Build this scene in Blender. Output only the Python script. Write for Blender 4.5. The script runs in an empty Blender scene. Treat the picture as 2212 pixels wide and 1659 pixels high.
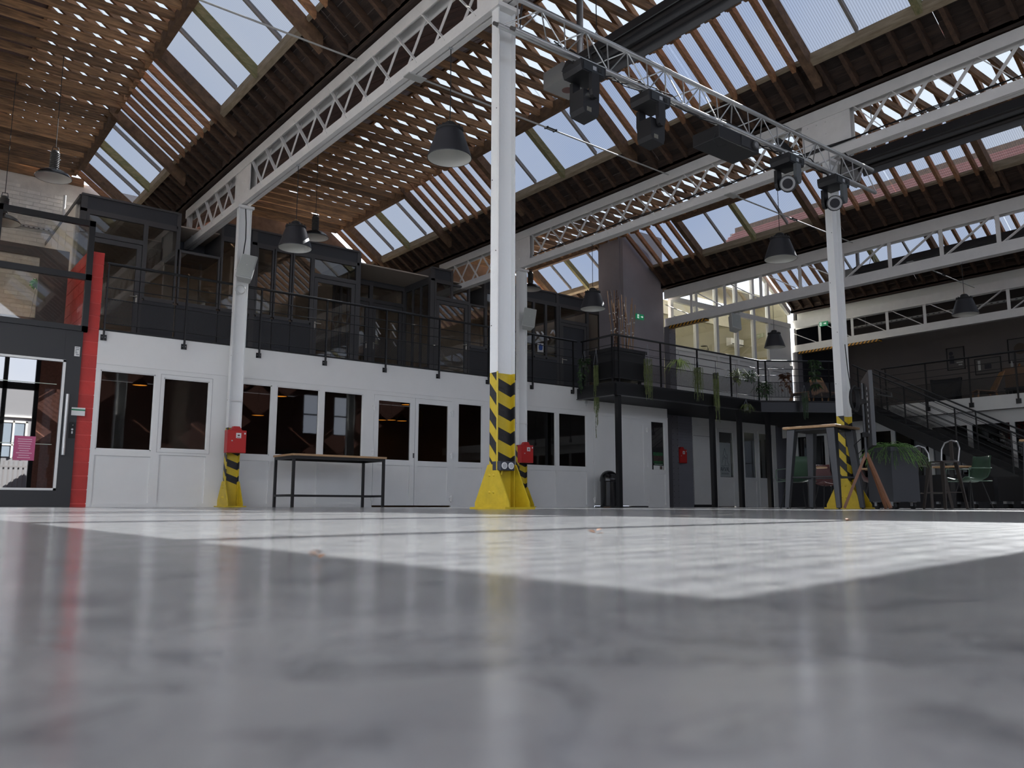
import bpy, bmesh, math, random
from mathutils import Vector, Matrix
random.seed(7)
SC = bpy.context.scene
COL = SC.collection
R_ = math.radians
# ------------------------------------------------------------------ camera
CAMH = 0.035
F_PX, PITCH, ROLL, YAW = 1780.5, R_(8.3966), R_(0.1185), R_(51.806)
_fw = Vector((math.cos(YAW), math.sin(YAW), 0)); _rt = Vector((math.sin(YAW), -math.cos(YAW), 0)); _up = Vector((0, 0, 1))
FWD = _fw*math.cos(PITCH) + _up*math.sin(PITCH)
_u = -_fw*math.sin(PITCH) + _up*math.cos(PITCH)
RGT = _rt*math.cos(ROLL) + _u*math.sin(ROLL)
UPV = -_rt*math.sin(ROLL) + _u*math.cos(ROLL)
cam_d = bpy.data.cameras.new('camera'); cam = bpy.data.objects.new('camera', cam_d); COL.objects.link(cam)
cam_d.sensor_width = 36; cam_d.lens = F_PX/2212*36; cam_d.clip_start = 0.005; cam_d.clip_end = 300
cam.matrix_world = Matrix(((RGT.x, UPV.x, -FWD.x, 0), (RGT.y, UPV.y, -FWD.y, 0), (RGT.z, UPV.z, -FWD.z, CAMH), (0, 0, 0, 1)))
cam_d.dof.use_dof = True; cam_d.dof.focus_distance = 8.0; cam_d.dof.aperture_fstop = 12.0
SC.camera = cam
# ------------------------------------------------------------------ light
SC.view_settings.view_transform = 'Standard'; SC.view_settings.look = 'None'
SC.view_settings.gamma = 1.0; SC.view_settings.use_curve_mapping = False
SC.view_settings.exposure = 0.15
world = bpy.data.worlds.new('world'); SC.world = world; world.use_nodes = True
wn = world.node_tree.nodes; wl = world.node_tree.links; wn.clear()
wo = wn.new('ShaderNodeOutputWorld'); wb = wn.new('ShaderNodeBackground'); wt = wn.new('ShaderNodeTexCoord')
wns = wn.new('ShaderNodeTexNoise'); wns.inputs['Scale'].default_value = 2.2; wns.inputs['Detail'].default_value = 5; wns.inputs['Roughness'].default_value = .55
wr = wn.new('ShaderNodeValToRGB'); wr.color_ramp.elements[0].position = .35; wr.color_ramp.elements[0].color = (.60, .72, .97, 1)
wr.color_ramp.elements[1].position = .68; wr.color_ramp.elements[1].color = (.95, .97, 1.0, 1)
wl.new(wt.outputs['Generated'], wns.inputs['Vector']); wl.new(wns.outputs['Fac'], wr.inputs['Fac']); wl.new(wr.outputs['Color'], wb.inputs['Color'])
wb.inputs['Strength'].default_value = 2.6; wl.new(wb.outputs['Background'], wo.inputs['Surface'])
SUN_A, SUN_B = 1.2865, 0.391          # metres the sunbeam travels in -u / -v per metre of drop
sd = bpy.data.lights.new('sun', 'SUN'); sun = bpy.data.objects.new('sun', sd); COL.objects.link(sun)
sd.energy = 66.0; sd.angle = R_(0.06); sd.color = (1.0, .95, .86)
sun.rotation_euler = Vector((-SUN_A, -SUN_B, -1)).to_track_quat('-Z', 'Y').to_euler(); sun.location = (20, 8, 16)
# ------------------------------------------------------------------ pixel -> place (a pixel gives a direction, a plane the distance)
def ray(px, py): return FWD + RGT*((px-1106)/F_PX) - UPV*((py-829.5)/F_PX)
def at(px, py, ax, val):
    d = ray(px, py); o = Vector((0, 0, CAMH)); k = 'uvz'.index(ax); t = (val-o[k])/d[k]
    return o + d*t
# ------------------------------------------------------------------ mesh builder
class MB:
    def __init__(s): s.v = []; s.f = []; s.sm = []
    def add(s, vs, fs, smooth=False):
        b = len(s.v); s.v += [tuple(v) for v in vs]; s.f += [tuple(i+b for i in f) for f in fs]; s.sm += [smooth]*len(fs); return s
    def box(s, x0, x1, y0, y1, z0, z1):
        if x0 > x1: x0, x1 = x1, x0
        if y0 > y1: y0, y1 = y1, y0
        if z0 > z1: z0, z1 = z1, z0
        return s.add([(x0,y0,z0),(x1,y0,z0),(x1,y1,z0),(x0,y1,z0),(x0,y0,z1),(x1,y0,z1),(x1,y1,z1),(x0,y1,z1)],
                     [(0,3,2,1),(4,5,6,7),(0,1,5,4),(1,2,6,5),(2,3,7,6),(3,0,4,7)])
    def beam(s, p, q, w, h, up=(0,0,1)):
        p = Vector(p); q = Vector(q); d = (q-p).normalized(); u = Vector(up)
        if abs(d.dot(u)) > .999: u = Vector((0,1,0))
        r = d.cross(u).normalized(); t = r.cross(d).normalized()
        vs = []
        for c in (p, q):
            for a, b in ((-1,-1),(1,-1),(1,1),(-1,1)): vs.append(c + r*(a*w/2) + t*(b*h/2))
        return s.add(vs, [(0,1,2,3),(7,6,5,4),(0,4,5,1),(1,5,6,2),(2,6,7,3),(3,7,4,0)])
    def tube(s, pts, r, n=8, cap=True, r2=None):
        pts = [Vector(p) for p in pts]; vs = []; fs = []; m = len(pts); prev = None
        for i, p in enumerate(pts):
            d = ((pts[min(i+1,m-1)]-pts[max(i-1,0)])); d = d.normalized() if d.length > 1e-9 else Vector((0,0,1))
            if prev is None:
                a = Vector((0,0,1)) if abs(d.z) < .9 else Vector((1,0,0)); x = d.cross(a).normalized()
            else:
                x = prev - d*prev.dot(d); x = x.normalized() if x.length > 1e-6 else d.orthogonal().normalized()
            prev = x; y = d.cross(x); rr = r if r2 is None else r + (r2-r)*i/(m-1)
            for k in range(n):
                t = 2*math.pi*k/n; vs.append(p + x*(rr*math.cos(t)) + y*(rr*math.sin(t)))
        for i in range(m-1):
            for k in range(n):
                k2 = (k+1) % n; fs.append((i*n+k, i*n+k2, (i+1)*n+k2, (i+1)*n+k))
        s.add(vs, fs, True)
        if cap: s.add([vs[k] for k in range(n)], [tuple(range(n-1,-1,-1))]); s.add([vs[(m-1)*n+k] for k in range(n)], [tuple(range(n))])
        return s
    def lathe(s, prof, c=(0,0,0), n=20, smooth=True, axis=None):
        vs = []; fs = []; m = len(prof); cx, cy, cz = c
        for r, z in prof:
            for k in range(n):
                t = 2*math.pi*k/n; vs.append((cx+r*math.cos(t), cy+r*math.sin(t), cz+z))
        for i in range(m-1):
            for k in range(n):
                k2 = (k+1) % n; fs.append((i*n+k, i*n+k2, (i+1)*n+k2, (i+1)*n+k))
        if prof[0][0] > 1e-6: pass
        return s.add(vs, fs, smooth)
    def prism(s, poly, vec):
        n = len(poly); v = Vector(vec); a = [Vector(p) for p in poly]; b = [p+v for p in a]
        return s.add(a+b, [tuple(range(n-1,-1,-1)), tuple(range(n,2*n))] + [(i,(i+1)%n,n+(i+1)%n,n+i) for i in range(n)])
    def disc(s, c, r, nrm, n=16, th=0.004):
        c = Vector(c); d = Vector(nrm).normalized(); x = d.orthogonal().normalized(); y = d.cross(x)
        return s.prism([c + x*(r*math.cos(2*math.pi*k/n)) + y*(r*math.sin(2*math.pi*k/n)) for k in range(n)], d*th)
    def mesh(s, name, off=(0,0,0)):
        me = bpy.data.meshes.new(name); o = off
        me.from_pydata([(v[0]-o[0], v[1]-o[1], v[2]-o[2]) for v in s.v], [], s.f); me.update()
        if any(s.sm): me.polygons.foreach_set('use_smooth', s.sm)
        bm = bmesh.new(); bm.from_mesh(me); bmesh.ops.recalc_face_normals(bm, faces=bm.faces); bm.to_mesh(me); bm.free()
        return me
    def build(s, name, mat, parent=None, label=None, cat=None, group=None, kind=None, local=False, bevel=0):
        off = Vector((0,0,0))
        if parent is not None and not local:
            p = parent
            while p is not None: off += p.location; p = p.parent
        me = s.mesh(name, off); me.materials.append(mat)
        o = bpy.data.objects.new(name, me); COL.objects.link(o); o.parent = parent
        if bevel:
            m = o.modifiers.new('bevel', 'BEVEL'); m.width = bevel; m.segments = 2; m.limit_method = 'ANGLE'
        return tag(o, label, cat, group, kind)
def tag(o, label=None, cat=None, group=None, kind=None):
    if label: o['label'] = label
    if cat: o['category'] = cat
    if group: o['group'] = group
    if kind: o['kind'] = kind
    return o
def thing(name, label, cat, loc=(0,0,0), rotz=0, group=None, kind=None):
    o = bpy.data.objects.new(name, None); COL.objects.link(o); o.location = loc; o.rotation_euler = (0,0,rotz); o.empty_display_size = .1
    return tag(o, label, cat, group, kind)
def piece(name, me, parent, loc=(0,0,0), rot=(0,0,0), scale=(1,1,1), kind=None, label=None):
    o = bpy.data.objects.new(name, me); COL.objects.link(o); o.parent = parent
    off = Vector((0,0,0)); p = parent
    while p is not None: off += p.location; p = p.parent
    o.location = Vector(loc)-off; o.rotation_euler = rot; o.scale = scale
    return tag(o, label, None, None, kind)
def meshof(mb, name, mat):
    me = mb.mesh(name); me.materials.append(mat); return me
def bx(name, mat, parent, x0, x1, y0, y1, z0, z1, **k): return MB().box(x0,x1,y0,y1,z0,z1).build(name, mat, parent, **k)
def copy_tree(o, parent=None):
    c = o.copy(); COL.objects.link(c); c.parent = parent
    for ch in list(o.children): copy_tree(ch, c)
    return c
# ------------------------------------------------------------------ materials
MATS = {}
def mat(name, col, rough=.5, metal=0, vary=0, scale=6, stretch=(1,1,1), bump=0, bscale=40, rnd=0, spec=None, emit=None, estr=0, col2=None, trans=0, alpha=1, coat=0):
    if name in MATS: return MATS[name]
    m = bpy.data.materials.new(name); m.use_nodes = True; nt = m.node_tree; n = nt.nodes; l = nt.links
    b = n['Principled BSDF']; b.inputs['Roughness'].default_value = rough; b.inputs['Metallic'].default_value = metal
    b.inputs['Base Color'].default_value = (*col, 1)
    if spec is not None: b.inputs['Specular IOR Level'].default_value = spec
    if coat: b.inputs['Coat Weight'].default_value = coat; b.inputs['Coat Roughness'].default_value = .08
    if emit: b.inputs['Emission Color'].default_value = (*emit,1); b.inputs['Emission Strength'].default_value = estr
    if vary or rnd or bump:
        tc = n.new('ShaderNodeTexCoord'); mp = n.new('ShaderNodeMapping'); mp.inputs['Scale'].default_value = stretch
        l.new(tc.outputs['Object'], mp.inputs['Vector'])
        oi = n.new('ShaderNodeObjectInfo')
        if rnd:
            cm = n.new('ShaderNodeCombineXYZ'); mu = n.new('ShaderNodeMath'); mu.operation = 'MULTIPLY'; mu.inputs[1].default_value = 37
            l.new(oi.outputs['Random'], mu.inputs[0]); l.new(mu.outputs[0], cm.inputs[0]); l.new(mu.outputs[0], cm.inputs[1]); l.new(cm.outputs[0], mp.inputs['Location'])
    if vary or rnd:
        ns = n.new('ShaderNodeTexNoise'); ns.inputs['Scale'].default_value = scale; ns.inputs['Detail'].default_value = 6; ns.inputs['Roughness'].default_value = .6
        l.new(mp.outputs[0], ns.inputs['Vector'])
        rp = n.new('ShaderNodeValToRGB'); c2 = col2 if col2 else tuple(c*(1-vary) for c in col); c1 = col if col2 else tuple(min(1,c*(1+vary*.6)) for c in col)
        rp.color_ramp.elements[0].position = .3; rp.color_ramp.elements[1].position = .72
        rp.color_ramp.elements[0].color = (*c2,1); rp.color_ramp.elements[1].color = (*c1,1)
        l.new(ns.outputs['Fac'], rp.inputs['Fac']); out = rp.outputs['Color']
        if rnd:
            hs = n.new('ShaderNodeHueSaturation'); mr = n.new('ShaderNodeMapRange'); mr.inputs['To Min'].default_value = 1-rnd; mr.inputs['To Max'].default_value = 1+rnd
            l.new(oi.outputs['Random'], mr.inputs['Value']); l.new(mr.outputs[0], hs.inputs['Value']); l.new(out, hs.inputs['Color']); out = hs.outputs['Color']
        l.new(out, b.inputs['Base Color'])
    if bump:
        bn = n.new('ShaderNodeTexNoise'); bn.inputs['Scale'].default_value = bscale; bn.inputs['Detail'].default_value = 4; l.new(mp.outputs[0], bn.inputs['Vector'])
        bp = n.new('ShaderNodeBump'); bp.inputs['Strength'].default_value = bump; bp.inputs['Distance'].default_value = .01
        l.new(bn.outputs['Fac'], bp.inputs['Height']); l.new(bp.outputs['Normal'], b.inputs['Normal'])
    MATS[name] = m; return m
def glass(name, tint=(.85,.88,.9), refl=.12, rough=.02, ior=1.5):
    """thin pane: mostly transparent, Fresnel mirror on top"""
    if name in MATS: return MATS[name]
    m = bpy.data.materials.new(name); m.use_nodes = True; nt = m.node_tree; n = nt.nodes; l = nt.links; n.clear()
    o = n.new('ShaderNodeOutputMaterial'); t = n.new('ShaderNodeBsdfTransparent'); g = n.new('ShaderNodeBsdfGlossy'); mx = n.new('ShaderNodeMixShader'); fr = n.new('ShaderNodeFresnel')
    t.inputs['Color'].default_value = (*tint,1); g.inputs['Roughness'].default_value = rough
    ge = n.new('ShaderNodeNewGeometry'); mr = n.new('ShaderNodeMapRange'); mr.inputs['To Min'].default_value = ior; mr.inputs['To Max'].default_value = 1/ior
    l.new(ge.outputs['Backfacing'], mr.inputs['Value']); l.new(mr.outputs[0], fr.inputs['IOR'])      # same Fresnel on both faces of the pane
    ad = n.new('ShaderNodeMath'); ad.operation = 'ADD'; ad.use_clamp = True; ad.inputs[1].default_value = refl
    l.new(fr.outputs[0], ad.inputs[0]); l.new(ad.outputs[0], mx.inputs['Fac']); l.new(t.outputs[0], mx.inputs[1]); l.new(g.outputs[0], mx.inputs[2]); l.new(mx.outputs[0], o.inputs['Surface'])
    MATS[name] = m; return m
def sheet(name, tint, diffuse):
    """ribbed polycarbonate: clear tinted part plus a milky part, fine ribs along the slope"""
    if name in MATS: return MATS[name]
    m = bpy.data.materials.new(name); m.use_nodes = True; nt = m.node_tree; n = nt.nodes; l = nt.links; n.clear()
    o = n.new('ShaderNodeOutputMaterial'); t = n.new('ShaderNodeBsdfTransparent'); tr = n.new('ShaderNodeBsdfTranslucent'); mx = n.new('ShaderNodeMixShader')
    tc = n.new('ShaderNodeTexCoord'); wv = n.new('ShaderNodeTexWave'); wv.bands_direction = 'Y'; wv.inputs['Scale'].default_value = 8.0; wv.inputs['Distortion'].default_value = .3; wv.inputs['Detail'].default_value = 1
    l.new(tc.outputs['Object'], wv.inputs['Vector'])
    rp = n.new('ShaderNodeValToRGB'); rp.color_ramp.elements[0].color = (*[c*.82 for c in tint],1); rp.color_ramp.elements[1].color = (*tint,1); rp.color_ramp.elements[0].position = 0; rp.color_ramp.elements[1].position = .5
    l.new(wv.outputs['Fac'], rp.inputs['Fac']); l.new(rp.outputs['Color'], t.inputs['Color'])
    tr.inputs['Color'].default_value = (.165,.185,.21,1); mx.inputs['Fac'].default_value = diffuse
    l.new(t.outputs[0], mx.inputs[1]); l.new(tr.outputs[0], mx.inputs[2]); l.new(mx.outputs[0], o.inputs['Surface'])
    MATS[name] = m; return m
def hazard(name, ku, kv, pitch=.2545, top=1.4, low=.43, duty=.5, phase=0):
    """column paint: white above, yellow below with black slanting bands"""
    if name in MATS: return MATS[name]
    m = bpy.data.materials.new(name); m.use_nodes = True; nt = m.node_tree; n = nt.nodes; l = nt.links; b = n['Principled BSDF']; b.inputs['Roughness'].default_value = .42
    tc = n.new('ShaderNodeTexCoord'); sp = n.new('ShaderNodeSeparateXYZ'); l.new(tc.outputs['Object'], sp.inputs[0])
    def M(op, a, bb):
        q = n.new('ShaderNodeMath'); q.operation = op
        for i, x in enumerate((a, bb)):
            if x is None: continue
            if isinstance(x, (int, float)): q.inputs[i].default_value = x
            else: l.new(x, q.inputs[i])
        return q.outputs[0]
    s = M('ADD', M('ADD', sp.outputs['Z'], M('MULTIPLY', sp.outputs['X'], ku)), M('MULTIPLY', sp.outputs['Y'], kv))
    fr = M('FRACT', M('ADD', M('DIVIDE', s, pitch), 10+phase), None)
    band = M('LESS_THAN', fr, duty); zone = M('MULTIPLY', M('GREATER_THAN', s, low), M('LESS_THAN', sp.outputs['Z'], top))
    blk = M('MULTIPLY', band, zone); wht = M('GREATER_THAN', sp.outputs['Z'], top)
    ns = n.new('ShaderNodeTexNoise'); ns.inputs['Scale'].default_value = 9; ns.inputs['Detail'].default_value = 5; l.new(tc.outputs['Object'], ns.inputs['Vector'])
    def mix(f, a, c):
        q = n.new('ShaderNodeMix'); q.data_type = 'RGBA'; l.new(f, q.inputs[0])
        for i, x in ((6, a), (7, c)):
            if isinstance(x, tuple): q.inputs[i].default_value = (*x,1)
            else: l.new(x, q.inputs[i])
        return q.outputs[2]
    yel = mix(ns.outputs['Fac'], (.50,.36,.015), (.68,.50,.03))
    c = mix(wht, mix(blk, yel, (.012,.012,.014)), (.78,.79,.78)); l.new(c, b.inputs['Base Color'])
    bp = n.new('ShaderNodeBump'); bp.inputs['Strength'].default_value = .25; bp.inputs['Distance'].default_value = .01
    n2 = n.new('ShaderNodeTexNoise'); n2.inputs['Scale'].default_value = 25; l.new(tc.outputs['Object'], n2.inputs['Vector']); l.new(n2.outputs['Fac'], bp.inputs['Height']); l.new(bp.outputs['Normal'], b.inputs['Normal'])
    MATS[name] = m; return m
def floor_mat():
    m = bpy.data.materials.new('polished concrete'); m.use_nodes = True; nt = m.node_tree; n = nt.nodes; l = nt.links; b = n['Principled BSDF']
    tc = n.new('ShaderNodeTexCoord')
    def noise(sc, det, ro=.6, dist=0, st=(1,1,1)):
        mp = n.new('ShaderNodeMapping'); mp.inputs['Scale'].default_value = st; l.new(tc.outputs['Object'], mp.inputs['Vector'])
        q = n.new('ShaderNodeTexNoise'); q.inputs['Scale'].default_value = sc; q.inputs['Detail'].default_value = det; q.inputs['Roughness'].default_value = ro; q.inputs['Distortion'].default_value = dist
        l.new(mp.outputs[0], q.inputs['Vector']); return q.outputs['Fac']
    def ramp(f, p0, p1, c0, c1):
        r = n.new('ShaderNodeValToRGB'); r.color_ramp.elements[0].position = p0; r.color_ramp.elements[1].position = p1
        r.color_ramp.elements[0].color = (*c0,1); r.color_ramp.elements[1].color = (*c1,1); l.new(f, r.inputs['Fac']); return r.outputs['Color']
    a = ramp(noise(14, 8, .62, .4), .30, .72, (.22,.22,.225), (.32,.32,.31))
    d = ramp(noise(22, 8, .72, 1.2), .34, .50, (.42,.42,.46), (1,1,1))
    mx = n.new('ShaderNodeMix'); mx.data_type = 'RGBA'; mx.blend_type = 'MULTIPLY'; mx.inputs[0].default_value = .8; l.new(a, mx.inputs[6]); l.new(d, mx.inputs[7])
    g = ramp(noise(.9, 3), .35, .7, (.86,.86,.88), (1.08,1.08,1.06))
    m2 = n.new('ShaderNodeMix'); m2.data_type = 'RGBA'; m2.blend_type = 'MULTIPLY'; m2.inputs[0].default_value = 1; l.new(mx.outputs[2], m2.inputs[6]); l.new(g, m2.inputs[7])
    l.new(m2.outputs[2], b.inputs['Base Color'])
    rr = n.new('ShaderNodeMapRange'); rr.inputs['To Min'].default_value = .10; rr.inputs['To Max'].default_value = .24; l.new(noise(25, 5), rr.inputs['Value']); l.new(rr.outputs[0], b.inputs['Roughness'])
    bp = n.new('ShaderNodeBump'); bp.inputs['Strength'].default_value = .05; bp.inputs['Distance'].default_value = .002; l.new(noise(260, 3), bp.inputs['Height']); l.new(bp.outputs['Normal'], b.inputs['Normal'])
    b.inputs['Specular IOR Level'].default_value = .45
    return m
WHITE = mat('white lacquer panel', (.80,.80,.78), .38, vary=.03, scale=2)
WHITEP = mat('white painted steel', (.74,.73,.71), .45, vary=.06, scale=5, bump=.12, bscale=30)
DKPVC = mat('anthracite frame', (.070,.068,.070), .42)
ENTB = mat('entrance black', (.022,.022,.024), .42)
DKPAN = mat('anthracite panel', (.040,.042,.050), .5)
BLACK = mat('black painted steel', (.008,.008,.009), .35)
BLKM = mat('matt black', (.012,.012,.013), .65)
OLDWOOD = mat('old rafter timber', (.40,.22,.105), .78, scale=3, stretch=(1,9,9), vary=.4, rnd=.45, bump=.5, bscale=14, col2=(.10,.056,.031))
REDWOOD = mat('reddish rafter timber', (.36,.178,.082), .75, scale=3, stretch=(1,9,9), vary=.4, rnd=.32, bump=.4, bscale=14, col2=(.15,.072,.034))
DARKWOOD = mat('sun stop board dark wood', (.050,.030,.021), .85, scale=3, stretch=(7,1,7), vary=.5, rnd=.4, bump=.5, bscale=12, col2=(.016,.010,.008))
SLOPEWOOD = mat('brown sheathing', (.10,.045,.030), .8, scale=3, stretch=(1,9,9), vary=.4, rnd=.35, bump=.3, bscale=12, col2=(.045,.02,.015))
PALEWOOD = mat('pale new timber', (.33,.27,.19), .75, scale=4, stretch=(6,1,6), vary=.3, rnd=.15, bump=.3, bscale=14, col2=(.20,.155,.10))
GREENWOOD = mat('mossy glazing timber', (.30,.25,.13), .85, scale=7, stretch=(1,4,4), vary=.4, rnd=.2, bump=.4, col2=(.13,.14,.06))
TABLEW = mat('oak table top', (.50,.32,.17), .5, scale=5, stretch=(1,7,7), vary=.2, rnd=.08, col2=(.38,.23,.115))
TILE = mat('red clay tiles', (.74,.27,.20), .8, scale=9, vary=.3, col2=(.52,.18,.13))
TRIMW = mat('dark trimmer timber', (.17,.10,.055), .8, scale=3, stretch=(3,3,3), vary=.4, rnd=.2, bump=.4, bscale=14, col2=(.07,.04,.023))
TAILW = mat('shaded rafter foot', (.085,.045,.026), .85, scale=3, stretch=(1,9,9), vary=.4, rnd=.35, bump=.4, bscale=14, col2=(.035,.02,.013))  # aged rafter timber with the shade below the glazing put into its colour
ALU = mat('aluminium', (.62,.63,.63), .34, metal=.85)
STEEL = mat('galvanised steel', (.50,.51,.52), .42, metal=.8)
BAR = mat('glazing bar aluminium', (.23,.21,.19), .5)
RED = mat('red masonry paint', (.54,.035,.028), .5, vary=.12, scale=5, bump=.35, bscale=55, rnd=.07)
GREYW = mat('grey wall paint', (.30,.275,.295), .75, vary=.08, scale=2)
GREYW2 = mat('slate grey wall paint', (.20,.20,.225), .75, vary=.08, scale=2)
PANEC = sheet('clear roof sheet', (.425,.44,.465), .015)
PANEM = sheet('milky roof sheet', (.3,.3,.32), .80)
GL = glass('window glass', (.50,.49,.48), .01)
GLU = glass('upper room glass', (.93,.92,.90), .05)
# ------------------------------------------------------------------ layout of the hall: u runs along the white wall, v towards it
GU = [-1.44, 5.18, 11.80, 18.42, 25.04, 31.66]
VW, VF, VB = 14.90, 17.0, -6.0        # white partition, upper room fronts, back wall behind the camera
ZF = 2.95                             # gallery floor
bx('floor', floor_mat(), None, -1.7, 31.8, VB-.2, 21.6, -.12, 0, kind='structure', label='polished grey concrete hall floor with mottled stains', cat='floor')
# ------------------------------------------------------------------ riveted I-section columns
def column(gi, v, label):
    u = GU[gi]; r = thing('steel_column', label, 'column', (u, v, 0), group='striped steel columns')
    yl = mat('yellow column base paint', (.62,.45,.02), .45, vary=.18, scale=7, bump=.3, bscale=22); dy = mat('rivet paint', (.66,.48,.03), .4)
    def h(nm, ku, kv, ph=0): return hazard(nm, ku, kv, phase=ph)
    MB().box(u-.12,u-.106,v-.06,v+.06,0,5.48).build('flange', h('paint near flange', 0, -1.05, -.354+1), r)
    MB().box(u-.106,u+.106,v-.006,v+.006,0,5.48).build('web', h('paint web', .38, 0, .297), r)
    MB().box(u+.106,u+.12,v-.06,v+.06,0,5.48).build('flange', h('paint far flange', 0, .4, .454), r)
    for s in (-1, 1):
        x0 = u + s*.122; poly = [(x0,v-.29,.02),(x0,v+.29,.02),(x0,v+.29,.06),(x0,v+.07,.45),(x0,v-.07,.45),(x0,v-.29,.06)]
        p = MB().prism(poly, (s*.012,0,0)).build('gusset_plate', yl, r)
        for dz in (.17,.34):
            for dv in (-.035,.035):
                MB().lathe([(.016,0),(.013,.008),(.006,.012),(0,.013)], (0,0,0), 8).build('rivet', dy, p, local=True).matrix_local = Matrix.Translation((s*.134, dv, dz)) @ Matrix.Rotation(s*math.pi/2, 4, 'Y')
    MB().box(u-.19,u+.19,v-.30,v+.30,0,.02).build('base_plate', yl, r)
    MB().box(u-.15,u+.15,v-.10,v+.10,5.48,5.53).build('cap_plate', WHITEP, r)
    for k in range(4):
        MB().disc((u-.121, v+.035*(-1)**k, 1.9+.8*k), .006, (-1,0,0), 8, .004).build('bolt', BLKM, r)
    return r
VC, VL = 6.745, 14.645
COLS = {}
COLS['C1'] = column(1, VC, 'white steel column with tall striped foot and twin socket box')
COLS['L1'] = column(1, VL, 'white steel column with red fire box and cable running up beside steel table')
COLS['C2'] = column(2, VC, 'white steel column rising behind the high oak table and cable coil')
COLS['L2'] = column(2, VL, 'white steel column with red fire box beside the round topped bin wall')
# ------------------------------------------------------------------ lattice girders
def xgirder(gi, label, v0, v1):
    u = GU[gi]; r = thing('lattice_girder', label, 'girder', (u, v0, 5.55), group='white lattice girders')
    top = MB().box(u-.09,u+.09,v0,v1,6.395,6.42).box(u-.09,u-.075,v0,v1,6.24,6.395).box(u+.075,u+.09,v0,v1,6.24,6.395).build('top_chord', WHITEP, r)
    MB().box(u-.085,u-.012,v0,v1,5.55,5.57).box(u+.012,u+.085,v0,v1,5.55,5.57).box(u-.085,u-.07,v0,v1,5.57,5.70).box(u+.07,u+.085,v0,v1,5.57,5.70).build('bottom_chord', WHITEP, r)
    solid = [(VC-.42, VC+.42), (VL-.38, VL+.38)]
    for a, b in solid:
        g = MB().box(u-.068,u-.055,a,b,5.60,6.37).box(u+.055,u+.068,a,b,5.60,6.37).build('gusset_plate', WHITEP, r)
        for k in range(5):
            for zz in (5.78, 5.98, 6.18): MB().disc((u-.068, a+.1+k*(b-a-.2)/4, zz), .011, (-1,0,0), 8, .007).build('rivet', WHITEP, g)
    edges = [v0] + [e for s in solid for e in s] + [v1]
    for a, b in ((edges[0],edges[1]),(edges[2],edges[3]),(edges[4],edges[5])):
        n = max(1, round((b-a)/.62)); p = (b-a)/n
        for k in range(n):
            x, y = a+k*p, a+(k+1)*p
            MB().beam((u-.062,x,5.62),(u-.062,y,6.34),.012,.062,(1,0,0)).build('lattice_bar', WHITEP, r)
            MB().beam((u+.062,x,6.34),(u+.062,y,5.62),.05,.012,(1,0,0)).build('lattice_bar', WHITEP, r)
            MB().disc((u-.07,(x+y)/2,5.98),.01,(-1,0,0),8,.006).build('rivet', WHITEP, r)
    MB().box(u-.06,u+.06,v1-.012,v1,5.57,6.40).build('end_plate', WHITEP, r)
    return r
xgirder(1, 'white riveted lattice girder carrying two black bell lamps over the steel table', 0.2, 18.05)
xgirder(2, 'white riveted lattice girder with black cables clipped along its lower chord', 0.2, 18.05)
def pgirder(gi, label, v0, v1):
    u = GU[gi]; r = thing('truss_girder', label, 'girder', (u, v0, 5.30), group='heavy white truss girders')
    MB().box(u-.10,u+.10,v0,v1,6.36,6.39).box(u-.10,u-.085,v0,v1,6.11,6.36).box(u+.085,u+.10,v0,v1,6.11,6.36).build('top_chord', WHITEP, r)
    MB().box(u-.10,u+.10,v0,v1,5.28,5.30).box(u-.10,u-.085,v0,v1,5.30,5.52).box(u+.085,u+.10,v0,v1,5.30,5.52).build('bottom_chord', WHITEP, r)
    mid = 10.3; vs = [mid + 1.17*k for k in range(-9, 6) if v0 < mid+1.17*k < v1]
    for x in vs: MB().box(u-.08,u-.07,x-.045,x+.045,5.40,6.2).box(u-.07,u-.02,x-.006,x+.006,5.4,6.2).build('post', WHITEP, r)
    ends = vs
    for k in range(len(ends)-1):
        x, y = ends[k], ends[k+1]
        a, b = ((x,5.46),(y,6.20)) if x >= mid-.01 else ((x,6.20),(y,5.46))
        MB().beam((u-.06,a[0],a[1]),(u-.06,b[0],b[1]),.02,.075,(1,0,0)).build('diagonal', WHITEP, r)
    x = ends[-1]; MB().beam((u-.06,x+.02,5.46),(u-.06,v1-.02,5.95),.02,.06,(1,0,0)).build('diagonal', WHITEP, r)
    return r
pgirder(3, 'white truss girder with upright posts carrying the speaker by the gable window', 0.2, 15.98)
pgirder(4, 'white truss girder above the dark gallery with pictures', 0.2, 15.98)
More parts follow.
